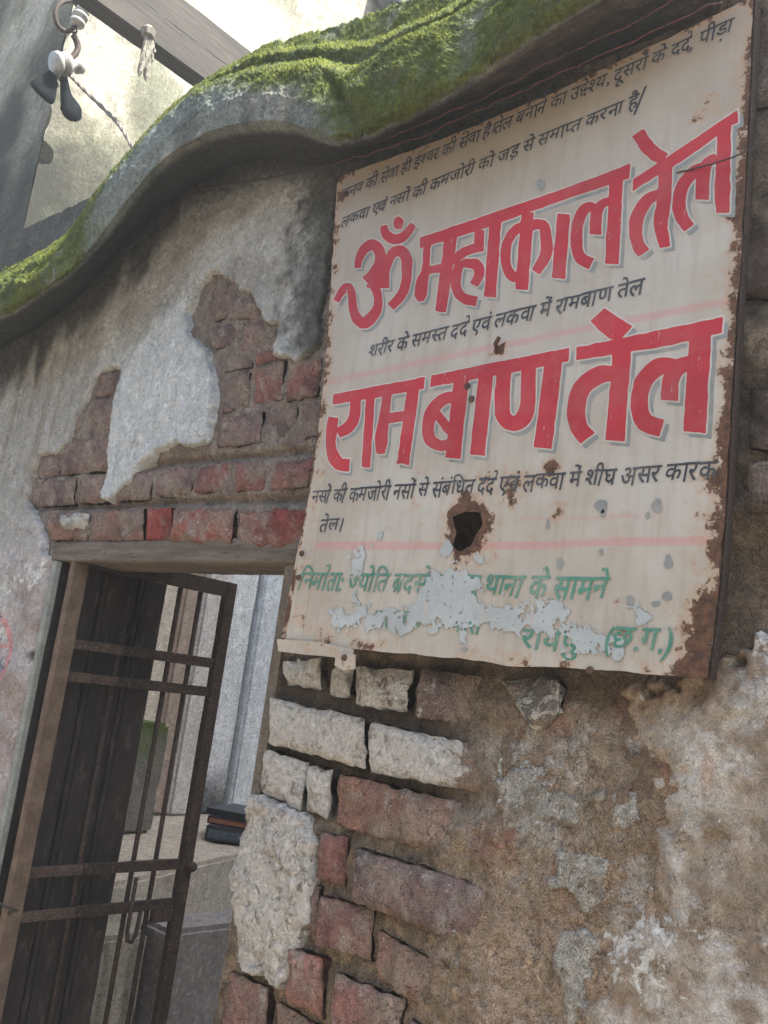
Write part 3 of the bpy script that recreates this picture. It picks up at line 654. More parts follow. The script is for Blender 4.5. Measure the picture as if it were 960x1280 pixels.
# ha
st(A_, (318, 470, 66), (316, 575, 66)); st(A_, (345, 580, 60), (250, 600, 62), (185, 640, 62), (180, 690, 60), (240, 690, 60), (300, 700, 70), (318, 760, 66), (282, 835, 58))
st(A_, (190, 680, 62), (164, 780, 66), (168, 860, 66), (210, 920, 70), (300, 945, 66))
st(A_, (425, 410, 78), (388, 915, 80))
# ka
st(A_, (640, 350, 82), (600, 865, 86)); st(A_, (640, 440, 70), (560, 470, 66), (502, 560, 66), (496, 690, 66), (535, 775, 66), (600, 780, 60))
st(A_, (650, 440, 66), (735, 435, 72), (765, 520, 76), (758, 640, 76), (692, 748, 66))
st(A_, (880, 360, 86), (845, 790, 90))
# la
st(C_, (582, 470, 108), (545, 1152, 108)); st(C_, (540, 650, 66), (478, 668, 70), (425, 740, 92), (415, 918, 96)); st(C_, (430, 720, 80), (350, 700, 84), (285, 790, 90), (262, 940, 92), (285, 1090, 94), (385, 1152, 100))
# te
pg(D_, (125, 590), (350, 440), (600, 275), (860, 100), (862, 190), (800, 215), (600, 372), (400, 505), (300, 560), (122, 672))
st(D_, (155, 262, 96), (235, 372, 98), (345, 450, 96)); st(D_, (352, 470, 100), (345, 700, 98), (318, 900, 100), (348, 1070, 76))
st(D_, (310, 690, 66), (222, 740, 84), (155, 850, 92), (140, 960, 90), (160, 1050, 90), (198, 1110, 92))
# la
st(D_, (768, 190, 95), (758, 500, 100), (752, 700, 112), (755, 825, 88)); st(D_, (715, 435, 66), (650, 470, 76), (618, 560, 96), (608, 735, 96)); st(D_, (625, 500, 76), (550, 540, 86), (470, 640, 92), (446, 760, 92), (465, 860, 92), (520, 935, 90))
# line 2 headline, three pieces
pg(lambda q: q, (417, 493.3), (470, 483), (531.7, 471.5), (530, 486), (470, 497.5), (416, 506))
pg(lambda q: q, (540, 469.5), (620, 453), (712, 435), (711, 452), (620, 470), (538, 484))
pg(H_, (130, 270), (893, 110), (889, 195), (600, 262), (127, 337))
# ra, aa, ma
st(E_, (297, 300, 80), (292, 420, 82), (245, 505, 88), (165, 548, 80)); st(E_, (134, 432, 72), (122, 520, 84), (112, 620, 74), (132, 720, 92), (180, 780, 96), (255, 790, 96)); st(E_, (412, 270, 66), (376, 806, 66))
st(E_, (540, 230, 66), (515, 420, 76), (492, 600, 96), (490, 705, 60)); pg(E_, (520, 405), (700, 378), (700, 455), (515, 480)); st(E_, (735, 200, 90), (655, 782, 90))
# ba, aa
st(F_, (308, 200, 88), (258, 652, 86)); st(F_, (300, 312, 66), (215, 312, 70), (142, 380, 70), (118, 470, 68), (130, 550, 70), (190, 582, 62), (250, 565, 56)); st(F_, (150, 380, 50), (245, 500, 56))
st(F_, (450, 150, 84), (398, 636, 86))
# nna
st(F_, (552, 130, 84), (540, 320, 86), (550, 420, 88), (610, 456, 84), (670, 410, 92), (688, 300, 86), (690, 130, 84)); st(F_, (835, 90, 100), (772, 596, 104))
# te la
pg(H_, (203, 130), (275, 62), (340, 110), (420, 160), (372, 216), (310, 228), (245, 180)); st(H_, (372, 220, 100), (350, 500, 96), (330, 757, 100))
st(H_, (330, 408, 84), (250, 412, 92), (160, 480, 94), (128, 590, 94), (142, 680, 92), (188, 745, 94))
st(H_, (778, 180, 112), (744, 712, 116)); st(H_, (730, 350, 76), (660, 372, 86), (622, 440, 90), (615, 548, 92)); st(H_, (650, 370, 84), (560, 370, 90), (480, 450, 92), (458, 560, 92), (485, 655, 96), (575, 690, 94))

CE = 0.0011
xs, zs, FA, FB = field(CE)
def union(polys):
    D = np.full(FA.shape, -0.03)
    for q in polys:
        w2 = np.array([(lambda r: (r[0], r[2]))(Wy(u, v, YS)) for u, v in q])
        i0 = max(int((w2[:, 0].min() - .012 - X0S) / CE), 0); i1 = min(int((w2[:, 0].max() + .012 - X0S) / CE) + 1, FA.shape[0])
        j0 = max(int((w2[:, 1].min() - .012 - Z0S) / CE), 0); j1 = min(int((w2[:, 1].max() + .012 - Z0S) / CE) + 1, FA.shape[1])
        sl_ = (slice(i0, i1), slice(j0, j1)); D[sl_] = np.maximum(D[sl_], sdf(w2, FA[sl_], FB[sl_]))
    return D
def march(D, cell, y, merge=True):
    nx, nz = D.shape; ins = D > 0
    cs = ins[:-1, :-1].astype(int) + ins[1:, :-1] + ins[1:, 1:] + ins[:-1, 1:]
    V = []; Fc = []; cache = {}
    def vert(x, z):
        k = (round(x * 1e6), round(z * 1e6))
        if k not in cache: cache[k] = len(V); V.append((x, y, z))
        return cache[k]
    full = cs == 4
    for j in range(nz - 1):
        row = full[:, j]
        if not row.any(): continue
        dif = np.diff(np.concatenate([[0], row.astype(int), [0]])); a = np.where(dif == 1)[0]; b = np.where(dif == -1)[0]
        for p, q in zip(a, b):
            step = (q - p) if merge else 1
            for k in range(p, q, step):
                xa, xb = X0S + k * cell, X0S + (k + step) * cell; za, zb = Z0S + j * cell, Z0S + (j + 1) * cell
                Fc.append([vert(xa, za), vert(xb, za), vert(xb, zb), vert(xa, zb)])
    for i, j in zip(*np.where((cs > 0) & (cs < 4))):
        c = [(i, j), (i + 1, j), (i + 1, j + 1), (i, j + 1)]; d = [D[q] for q in c]; poly = []
        for k in range(4):
            a, b = d[k], d[(k + 1) % 4]; pa, pb = c[k], c[(k + 1) % 4]
            if a > 0: poly.append(vert(X0S + pa[0] * cell, Z0S + pa[1] * cell))
            if (a > 0) != (b > 0):
                t = a / (a - b); poly.append(vert(X0S + (pa[0] + (pb[0] - pa[0]) * t) * cell, Z0S + (pa[1] + (pb[1] - pa[1]) * t) * cell))
        poly = list(dict.fromkeys(poly))
        if len(poly) > 2: Fc.append(poly)
    return V, Fc
FP = np.stack([FA.ravel(), np.zeros(FA.size), FB.ravel()], 1)
wobble = ((fbm(FP, 90, 3, 3) - .5) * 0.0022).reshape(FA.shape)
DS = union(S) + wobble
sh = int(round(.0068 / CE)); DG = np.full(DS.shape, -0.03); DG[sh:, :-sh] = DS[:-sh, sh:]
def paint(name, col, chipc, chip=0.64, base=(0.38, 0.36, 0.32), fade=0.25):
    m, nt, b = newmat(name); p = posn(nt)
    n1 = noise(nt, 26, 5, .65, p); n2 = noise(nt, 120, 4, .7, p); n4 = noise(nt, 9, 4, .6, p)
    c = mixc(nt, 1.0, col, gray(nt, rng(nt, n4, .3, .7, .86, 1.12)), 'MULTIPLY')
    c = mixc(nt, math_(nt, 'MULTIPLY', rng(nt, n1, .42, .7), fade), c, base)
    mp = nd(nt, 'ShaderNodeMapping'); mp.inputs['Scale'].default_value = (1, 1, .25); nt.links.new(p, mp.inputs[0])
    n3 = noise(nt, 110, 5, .75, mp.outputs[0])
    c = mixc(nt, rng(nt, n3, chip, chip + .05), c, chipc); c = mixc(nt, rng(nt, n2, chip + .04, chip + .09), c, (0.12, 0.08, 0.06))
    nt.links.new(c, b.inputs['Base Color']); b.inputs['Roughness'].default_value = .55; b.inputs['Specular IOR Level'].default_value = .35
    bump(nt, b, n1, .25, .001); return m
M_SHADOW_SHAPE = plain('shadow_black', (0.008, 0.010, 0.011), (0.012, 0.014, 0.015), 40, 1.0, sp=0.0)  # near black for the bracket's shadows, built as shapes
M_RED = paint('faded_red_paint', (0.34, 0.018, 0.028), (0.36, 0.32, 0.28), .65, fade=.08)
M_GREY = paint('grey_shadow_paint', (0.185, 0.20, 0.195), (0.42, 0.40, 0.36), .66, fade=.35)
M_CREAM = paint('white_outline_paint', (0.42, 0.40, 0.365), (0.34, 0.32, 0.28), .68)
M_INK = paint('blue_black_paint', (0.030, 0.035, 0.045), (0.36, 0.34, 0.30), .66, fade=.16)
M_GREEN = paint('green_paint', (0.055, 0.19, 0.14), (0.42, 0.42, 0.39), .62, fade=.3)
for nm, D, y, mt in (('grey_letter_shadow', DG, YS - .0003, M_GREY), ('white_letter_outline', np.maximum(DS + .0021, -1), YS - .0006, M_CREAM), ('red_lettering', DS, YS - .0009, M_RED)):
    V, Fc = march(D, CE, y); V, Fc = V, Fc
    link(nm, pyd(V, Fc), mt, sign, smooth=False)

# panel
OUT = [(422, 222), (560, 171), (700, 112), (805, 62), (880, 25), (926, 2), (942, -2), (935, 150), (925, 330), (914, 500), (906, 640), (898, 740), (885, 848), (760, 838), (640, 832), (600, 826), (520, 818), (440, 812), (350, 808), (362, 740), (374, 680), (386, 620), (398, 540), (405, 470), (411, 400), (417, 300)]
HOLE = [(566, 646), (578, 641), (600, 642), (603, 656), (594, 668), (588, 682), (574, 688), (568, 680), (573, 664)]
CP = 0.0033
pxs, pzs, PA, PB = field(CP); PP = np.stack([PA.ravel(), np.full(PA.size, YS), PB.ravel()], 1)
jj = ((fbm(PP, 40, 4, 5) - .5) * .010).reshape(PA.shape)
outw = [(q[0], q[2]) for q in (Wy(u, v, YS) for u, v in OUT)]; holew = [(q[0], q[2]) for q in (Wy(u, v, YS) for u, v in HOLE)]
dout = sdf(outw, PA, PB); dh = sdf(holew, PA, PB)
DP = np.minimum(dout + jj * .5, -dh + jj)
V, Fc = march(DP, CP, YS, merge=False); V = np.array(V)
pu, pv = proj(V)
do_ = sdf(outw, V[:, 0], V[:, 2]); dhh = -sdf(holew, V[:, 0], V[:, 2])
def segd(u, v, pts):
    d = np.full(u.shape, 1e9)
    for (a, b), (c, e) in zip(pts[:-1], pts[1:]):
        ex, ez = c - a, e - b; t = np.clip(((u - a) * ex + (v - b) * ez) / (ex * ex + ez * ez), 0, 1); d = np.minimum(d, np.hypot(u - a - t * ex, v - b - t * ez))
    return d
dr = segd(pu, pv, [(942, 0), (925, 330), (906, 640), (885, 848)]); dl = segd(pu, pv, [(422, 222), (411, 400), (405, 470), (386, 620), (350, 808)]); dtp = segd(pu, pv, [(422, 222), (560, 171), (700, 112), (805, 62), (880, 25), (926, 2)]); dbt = segd(pu, pv, [(350, 808), (520, 818), (885, 848)])
wid = np.interp(pv, [0, 300, 550, 700, 850], [18, 32, 38, 48, 80])
rust = .52 * (1 - sst(0, 1, dr / wid)) ** 1.4 + .45 * (1 - sst(2, 14, dl)) + .42 * (1 - sst(2, 11, dtp)) + .34 * (1 - sst(4, 30, dbt)) * sst(.40, .6, fbm(V, 12, 3, 93))
for (u, v, r, a) in [(588, 662, 34, .5), (640, 598, 26, .45), (690, 590, 18, .42), (600, 598, 16, .3), (580, 612, 18, .25), (625, 440, 8, .6), (585, 483, 6, .5), (591, 500, 5, .4), (885, 125, 14, .38), (868, 150, 10, .25), (915, 260, 18, .3), (640, 628, 10, .4), (432, 243, 7, .6),
                     (436, 366, 12, .22), (535, 372, 12, .18), (770, 752, 8, .45), (785, 790, 10, .45), (738, 836, 8, .6), (860, 790, 30, .35), (690, 582, 10, .3), (645, 335, 9, .12)]:
    rust += a * np.exp(-((pu - u) ** 2 + (pv - v) ** 2) / (r * r))
rust += .09 * (1 - sst(15, 70, dr)) + .05 * sst(.5, .6, fbm(V, 20, 3, 99))
streakr = np.exp(-(segd(pu, pv, [(632, 428), (612, 446)]) / 4) ** 2) * .5; rust += streakr
rust += .54 * (1 - sst(.001, .016, dhh + (fbm(V, 30, 4, 95) - .5) * .02)) + .22 * (1 - sst(.01, .045, dhh))
for vx_, vx2 in ((585, 600), (640, 612), (700, 604)): rust += .16 * np.exp(-((pu - vx_ + (pv - vx2) * .1) / 5) ** 2) * sst(vx2, vx2 + 8, pv) * (1 - sst(vx2 + 20, vx2 + 90, pv))
rust += .16 * sst(560, 640, pv) * sst(.5, .62, fbm(V, 14, 4, 91)) + .10 * sst(.56, .66, fbm(V, 9, 4, 92))
pink = .40 * (1 - sst(3.2, 5.0, segd(pu, pv, [(408, 478), (560, 446), (690, 419), (913, 376)]))) + .48 * (1 - sst(4.0, 5.6, segd(pu, pv, [(376, 682), (630, 682), (882, 675)]))) + .30 * (1 - sst(.6, 2.2, segd(pu, pv, [(650, 650), (860, 641)])))
dirt_shade = .16 + .30 * (1 - sst(-200, 250, pv - 420 + (pu - 420) * .40)) + .25 * (1 - sst(0, 60, dl)) * .5 + .30 * (1 - sst(10, 60, dtp)) + .18 * np.exp(-(segd(pu, pv, [(440, 345), (620, 305), (800, 232), (940, 190)]) / 13) ** 2)  # grime; the darkening towards the top is the coping's shade, painted in
me = pyd(V, Fc)
relief = (fbm(V, 8, 3, 61) - .5) * .0  # the sheet itself stays flat so the paint lies on it
m, nt, b = newmat('sign_tin_paint'); p = posn(nt)
sep = nd(nt, 'ShaderNodeSeparateColor'); nt.links.new(nd(nt, 'ShaderNodeAttribute', attribute_name='Msk').outputs['Color'], sep.inputs[0])
n1 = noise(nt, 7, 5, .6, p); n2 = noise(nt, 90, 6, .72, p); n3 = noise(nt, 34, 7, .75, p); n5 = noise(nt, 200, 3, .6, p)
mp = nd(nt, 'ShaderNodeMapping'); mp.inputs['Scale'].default_value = (1, 1, .12); nt.links.new(p, mp.inputs[0]); n4 = noise(nt, 70, 4, .6, mp.outputs[0])
c = mixc(nt, rng(nt, n1, .3, .7), (0.335, 0.312, 0.262), (0.425, 0.412, 0.375)); c = mixc(nt, math_(nt, 'MULTIPLY', rng(nt, n4, .45, .75), .45), c, (0.27, 0.235, 0.185))
c = mixc(nt, sep.outputs[1], c, (0.50, 0.18, 0.19)); c = mixc(nt, sep.outputs[2], c, (0.24, 0.19, 0.14))
spot = rng(nt, n2, .665, .72); c = mixc(nt, math_(nt, 'MULTIPLY', spot, .7), c, (0.20, 0.19, 0.17))
rv = math_(nt, 'ADD', sep.outputs[0], math_(nt, 'MULTIPLY', math_(nt, 'SUBTRACT', n3, .5), 1.7)); rv = math_(nt, 'ADD', rv, math_(nt, 'MULTIPLY', math_(nt, 'SUBTRACT', n2, .5), 1.0))
halo = rng(nt, rv, .16, .62); c = mixc(nt, math_(nt, 'MULTIPLY', halo, .55), c, (0.36, 0.20, 0.10))
rc = mixc(nt, rng(nt, n2, .35, .65), (0.040, 0.022, 0.016), (0.125, 0.062, 0.035)); rm = rng(nt, rv, .50, .60); c = mixc(nt, rm, c, rc)
rough_ = math_(nt, 'ADD', .45, math_(nt, 'MULTIPLY', rm, .45)); nt.links.new(rough_, b.inputs['Roughness'])
nt.links.new(c, b.inputs['Base Color']); b.inputs['Specular IOR Level'].default_value = .4
h = math_(nt, 'ADD', math_(nt, 'MULTIPLY', n5, .3), math_(nt, 'MULTIPLY', rm, math_(nt, 'MULTIPLY', n2, 1.5))); h = math_(nt, 'ADD', h, math_(nt, 'MULTIPLY', n1, 1.0))
bump(nt, b, h, .7, .0015); M_TIN = m
add_attr(me, 'Msk', np.stack([rust, pink, dirt_shade], 1))
panel = link('panel', me, M_TIN, sign, smooth=False)
# folded flanges
M_FLANGE = plain('rusted_tin_flange', (0.040, 0.028, 0.024), (0.026, 0.019, 0.017), 60, .9, bd=.002, c3=(0.10, 0.075, 0.06))
def strip(pts_px, y0, y1, mat, name, drop=(0, 0, 0), n=60):
    q = [Wy(u, v, y0) for u, v in pts_px]; q = catmull(q, n); P_ = q.copy(); P_ = P_ + np.stack([(fbm(q, 30, 3, 2) - .5) * .006, np.zeros(n), (fbm(q, 30, 3, 6) - .5) * .006], 1) * 0
    r = q.copy(); r[:, 1] = y1 + (fbm(q, 25, 3, 9) - .5) * .006; r += np.array(drop)
    V = np.vstack([q, r, q + [0.0012, 0, 0.0], r + [0.0012, 0, 0]]); k = np.arange(n - 1)
    Fq = np.vstack([np.stack([k, k + 1, n + k + 1, n + k], 1), np.stack([2 * n + k, 3 * n + k, 3 * n + k + 1, 2 * n + k + 1], 1), np.stack([n + k, n + k + 1, 3 * n + k + 1, 3 * n + k], 1)])
    return link(name, np_mesh(V, Fq), mat, sign, smooth=False)
strip([(943, -3), (936, 150), (926, 330), (915, 500), (907, 640), (899, 740), (886, 848)], YS, YS + .016, M_FLANGE, 'side_flange', drop=(.001, 0, 0))
strip([(421, 221), (560, 170), (700, 111), (805, 61), (880, 24), (943, -3)], YS, YS + .03, M_FLANGE, 'top_flange')
strip([(350, 809), (440, 813), (520, 819), (600, 827), (640, 833), (760, 839), (886, 849)], YS, YS + .008, M_FLANGE, 'bottom_flange')
strip([(421, 222), (411, 400), (405, 470), (386, 620), (350, 808)], YS, YS + .03, M_FLANGE, 'side_flange')
# folded cream lip along the bottom left, and the torn tab
def slab_px(pts, y, th, mat, name, parent, lab=None, disp=.0015):
    q = [Wy(u, v, y) for u, v in pts]; n = len(q); V = [tuple(p) for p in q] + [(p[0], p[1] + th, p[2]) for p in q]
    Fc = [list(range(n))[::-1], list(range(n, 2 * n))] + [[i, (i + 1) % n, n + (i + 1) % n, n + i] for i in range(n)]
    o = link(name, pyd(V, Fc, Msk=np.array([.3, 0, .1])), mat, parent, smooth=False)
    if lab: o['label'] = lab
    return o
slab_px([(346, 799), (372, 800), (400, 803), (424, 808), (440, 812), (438, 826), (420, 822), (404, 820), (380, 818), (348, 814)], YS - .006, .004, M_TIN, 'bottom_lip', sign)
slab_px([(420, 815), (442, 818), (441, 836), (430, 838), (418, 832)], YS - .012, .005, M_TIN, 'torn_tab', sign, 'torn cream tab bent down from the lower left corner')
slab_px([(404, 560), (411, 562), (393, 690), (384, 760), (376, 800), (358, 798), (368, 735), (382, 650), (394, 575)], YS - .0005, .0004, M_TIN, 'folded_seam', sign, 'narrow riveted seam strip down the left edge')
for u, v in [(378, 692), (374, 722), (622, 438), (585, 483), (738, 838), (432, 243), (590, 499), (431, 822)]:
    p_ = Wy(u, v, YS - (.012 if (u, v) == (431, 822) else .0052 if u in (378, 374) else 0)); MB().lathe([(.0001, -.004), (.0042, -.003), (.0048, -.0005), (.0040, .0)], p_, (0, 1, 0), 10).build('nail', M_NAIL, sign)
pr = Wy(622, 438, YS); MB().tube([pr + [0, 0, 0], pr + [.004, -.012, .004], pr + [.012, -.016, .010]], .0030, 6).build('nail', M_NAIL, sign)

# peeled patches of blue grey primer
def ragged(pts, y, amp=.010, seed=1):
    return pts
PEEL = [[(400, 776), (425, 758), (450, 746), (470, 752), (490, 744), (520, 742), (536, 730), (546, 706), (552, 686), (566, 676), (572, 682), (568, 702), (590, 722), (620, 732), (640, 746), (672, 752), (700, 745), (712, 756), (728, 772), (746, 782), (768, 778), (782, 792), (778, 808), (760, 818), (725, 812), (690, 806), (640, 808), (590, 798), (545, 792), (500, 792), (455, 788), (420, 790)],
        [(455, 682), (474, 664), (484, 660), (478, 676), (462, 694), (452, 712), (440, 716), (444, 700)], [(596, 700), (606, 690), (612, 700), (606, 730), (594, 720)],
        [(790, 772), (800, 762), (808, 770), (804, 784), (794, 786)], [(560, 676), (572, 690), (575, 712), (560, 706), (552, 692)]]
DPE = union([np.array(q) for q in PEEL]) + ((fbm(FP, 46, 5, 13, .65) - .5) * .095).reshape(FA.shape) - .009
DPE = np.minimum(DPE, .0065 - np.abs((fbm(FP, 26, 4, 113) - .5).reshape(FA.shape)) * -.2 - .002)
V, Fc = march(DPE, CE, YS - .0014)
M_PEEL = plain('blue_grey_primer', (0.40, 0.44, 0.445), (0.33, 0.375, 0.385), 20, .6, bd=.0015, c3=(0.20, 0.23, 0.25))
# the green address lines lie under the flaked area where the paint is gone
M_PEEL = paint('primer_under_paint', (0.33, 0.365, 0.37), (0.36, 0.345, 0.31), .585, base=(0.26, 0.29, 0.30), fade=.6)
link('peeled_patch', pyd(V, Fc), M_PEEL, sign, smooth=False)['label'] = 'pale blue grey patch where the cream paint has flaked off'
spots = []
for (u, v, a, bb) in [(752, 633, 8, 9), (822, 632, 7, 9), (836, 702, 5, 9), (754, 642, 3, 6), (810, 644, 3, 5), (725, 230, 0, 0), (676, 231, 5, 7), (835, 745, 6, 5), (820, 755, 5, 3), (788, 752, 4, 7), (700, 705, 4, 8), (752, 690, 3, 5), (685, 655, 2, 7), (580, 812, 5, 3)]:
    if a: spots.append(np.array([(u + a * math.cos(t) * (1 + .25 * math.sin(3 * t + u)), v + bb * math.sin(t)) for t in np.linspace(0, 2 * math.pi, 12, endpoint=False)]))
for sp_ in spots:
    V, Fc = march(union([sp_]) + wobble * 1.4, CE, YS - .0011)
    link('bare_spot', pyd(V, Fc), M_GREY, sign, smooth=False)

# ---- small lettering: shapes of the letters, laid out by hand because conjuncts need it
_gl = {}
def glyph(ch):
    if ch not in _gl:
        c = bpy.data.curves.new('t', 'FONT'); c.body = ch; c.offset = .010; c.resolution_u = 3
        o = bpy.data.objects.new('t', c); me = o.to_mesh()
        V = [(v.co.x, v.co.y) for v in me.vertices]; Fc = [list(p.vertices) for p in me.polygons]; o.to_mesh_clear()
        bpy.data.objects.remove(o); bpy.data.curves.remove(c)
        # advance: measure against a following danda-like letter
        _gl[ch] = (V, Fc)
    return _gl[ch]
ADV = {'।': .25, ' ': .24, ',': .2, '.': .2, '(': .28, ')': .28, ':': .25, 'ः': .27}
def adv(ch):
    if ch in ADV: return ADV[ch]
    V, _ = glyph(ch); return max(v[0] for v in V) - .012
MARK = set('ेैंँुूृ़ॉ')
def clipx(g, xm):
    V, Fc = g; bm = bmesh.new(); vs = [bm.verts.new((x, y, 0)) for x, y in V]
    for f in Fc:
        try: bm.faces.new([vs[i] for i in f])
        except ValueError: pass
    bmesh.ops.bisect_plane(bm, geom=bm.verts[:] + bm.edges[:] + bm.faces[:], plane_co=(xm, 0, 0), plane_no=(1, 0, 0), clear_outer=True)
    bm.verts.index_update(); r = ([(v.co.x, v.co.y) for v in bm.verts], [[v.index for v in f.verts] for f in bm.faces]); bm.free(); return r
def poly2(pts): return (list(pts), [list(range(len(pts)))])
def strk(pts, w):
    q = stroke([(x, y, w) for x, y in pts], 4); n = len(q) // 2; V = [tuple(a) for a in q]
    return (V, [[i, i + 1, 2 * n - 2 - i, 2 * n - 1 - i] for i in range(n - 1)])
def tr(g, dx=0, dy=0, sx=1, sy=1, ax=0, ay=0): return ([(ax + (x - ax) * sx + dx, ay + (y - ay) * sy + dy) for x, y in g[0]], g[1])
def shape_text(s):
    out = []; x = 0.0; i = 0; n = len(s); V_AL = '्'
    def put(g, dx): out.append(tr(g, dx=dx))
    while i < n:
        ch = s[i]
        # consonant cluster?
        cl = [ch]; j = i + 1
        while j + 1 < n and s[j] == V_AL: cl.append(s[j + 1]); j += 2
        tail = ''
        while j < n and s[j] in 'ािीोौेैंँुूृ़ॉः' : tail += s[j]; j += 1
        if ch == ' ': x += ADV[' ']; i += 1; continue
        if ch in '।,.():': put(glyph(ch), x); x += adv(ch); i += 1; continue
        x0 = x
        if 'ि' in tail: put(glyph('ि'), x); x += .273
        reph = len(cl) > 1 and cl[0] == 'र'
        if reph: cl = cl[1:]
        raR = len(cl) > 1 and cl[-1] == 'र'
        if raR: cl = cl[:-1]
        if cl == ['द', 'द']:
            put(tr(glyph('द'), sy=.62, ay=.622), x); put(tr(glyph('द'), dx=.04, dy=-.30, sy=.55, sx=.8, ay=.622), x); x += adv('द')
        else:
            for h in cl[:-1]:
                a = adv(h); put(clipx(glyph(h), a - .185), x); x += a - .20
            put(glyph(cl[-1]), x); x += adv(cl[-1])
        if raR: put(strk([(-.20, .22), (-.36, .06)], .075), x)
        for t in tail:
            if t in MARK: put(glyph(t), x)
            elif t == 'ि': pass
            elif t == 'ः': put(glyph(t), x); x += ADV['ः']
            else:
                put(glyph(t), x); x += .273 if t in 'ाीोौ' else 0
        if reph: put(strk([(-.10, .62), (-.06, .78), (-.14, .90), (-.28, .86)], .07), x)
        i = j
    return out, x
def textline(s, a, b, h, mat, name, y, slant=.12, cut=None, seed=0):
    gl, W_ = shape_text(s); A = Wy(*a, YS); Bq = Wy(*b, YS); ax, az = A[0], A[2]; dx, dz = (Bq[0] - A[0]) / W_, (Bq[2] - A[2]) / W_
    V = []; Fc = []; rnd = random.Random(seed)
    for k, (gv, gf) in enumerate(gl):
        n = len(V); yy = y - .00012 * (k % 3); js = 1 + rnd.uniform(-.09, .09); sk = rnd.uniform(-.07, .09); bl = rnd.uniform(-.0006, .0006)
        for gx_, gy_ in gv:
            hy = (gy_ - .622) * h / .622 * js
            V.append((ax + dx * gx_ + (slant + sk) * hy, yy, az + dz * gx_ + hy + bl))
        Fc += [[n + q for q in f][::-1] for f in gf]
    return link(name, pyd(V, Fc), mat, sign, smooth=False)
YT = YS - .0007
textline('मानव की सेवा ही ईश्वर की सेवा है।तेल बनाने का उद्देश्य, दूसरों के दर्द, पीड़ा', (428, 238), (919, 22), .0185, M_INK, 'black_lettering', YT, seed=1)
textline('लकवा एवं नसों की कमजोरी को जड़ से समाप्त करना है', (429, 272), (800, 117), .0180, M_INK, 'black_lettering', YT, seed=2)
textline('।', (800, 112), (808, 108), .034, M_INK, 'black_lettering', YT, slant=.3)
textline('शरीर के समस्त दर्द एवं लकवा में रामबाण तेल', (463, 432), (807, 348), .0195, M_INK, 'black_lettering', YT, seed=3)
textline('नसों की कमजोरी नसों से संबंधित दर्द एवं लकवा में शीघ्र असर कारक', (392, 614), (898, 576), .0200, M_INK, 'black_lettering', YT, seed=4)
textline('तेल।', (402, 650), (430, 648), .0190, M_INK, 'black_lettering', YT, seed=5)
textline('निर्माता: ज्योति ब्रदर्स बाजार थाना के सामने', (378, 716), (764, 722), .0250, M_GREEN, 'green_lettering', YS - .0011, slant=.2, seed=6)
textline('तालाब के', (470, 764), (532, 764), .0245, M_GREEN, 'green_lettering', YS - .0011, slant=.2, seed=7)
textline('पास', (570, 766), (606, 767), .0245, M_GREEN, 'green_lettering', YS - .0011, slant=.2, seed=8)
textline('रायपुर', (655, 786), (745, 792), .0220, M_GREEN, 'green_lettering', YS - .0007, slant=.2, seed=9)
textline('(छ.ग.)', (760, 784), (846, 788), .0240, M_GREEN, 'green_lettering', YS - .0016, slant=.2, seed=10)

# ================================================================== DOORWAY
frame = empty('door_frame', (-1.46, 0.03, 0.0), 'weathered door frame with grey wooden lintel and thin grey green jamb strip', 'door frame')
def rough_box(a, b, name, mat, parent, seed=0, amp=.004, cell=.012, label=None):
    bm = bmesh.new(); bmesh.ops.create_cube(bm, size=1)
    d = [b[i] - a[i] for i in range(3)]
    for v in bm.verts: v.co = Vector([(a[i] + b[i]) / 2 + v.co[i] * d[i] for i in range(3)])
    bmesh.ops.bevel(bm, geom=bm.edges[:], offset=min(d) * .07, segments=1, affect='EDGES')
    for ax in range(3):
        n = int(min(60, max(1, d[ax] / cell)))
        for k in range(1, n):
            co = [0, 0, 0]; co[ax] = a[ax] + d[ax] * k / n; no = [0, 0, 0]; no[ax] = 1
            bmesh.ops.bisect_plane(bm, geom=bm.verts[:] + bm.edges[:] + bm.faces[:], plane_co=co, plane_no=no)
    bm.normal_update(); Pn = np.array([v.co[:] for v in bm.verts]); o1 = (fbm(Pn, 30, 4, seed) - .5) * amp * 2 + (fbm(Pn, 9, 3, seed + 3) - .5) * amp * 2
    for v, q in zip(bm.verts, o1): v.co += v.normal * q
    me = bpy.data.meshes.new('mesh'); bm.to_mesh(me); bm.free(); SHARP.append(me)
    o = link(name, me, mat, parent)
    if label: o['label'] = label
    return o
zl = Wy(220, 711, 0)[2]
rough_box((-1.845, -0.006, 1.687), (-1.03, 0.12, 1.728), 'lintel', M_WOOD, frame, 3, .0022)
xj = Wy(60, 830, 0)[0]
rough_box((DX0 - .004, -0.010, 0.1), (DX0 + .012, 0.004, 1.687), 'jamb_strip', M_STRIP, frame, 5, .0012, .03)
rough_box((DX0 - .03, 0.006, 0.1), (DX0 + .004, 0.22, 1.687), 'jamb', M_DWOOD, frame, 6, .002, .03)

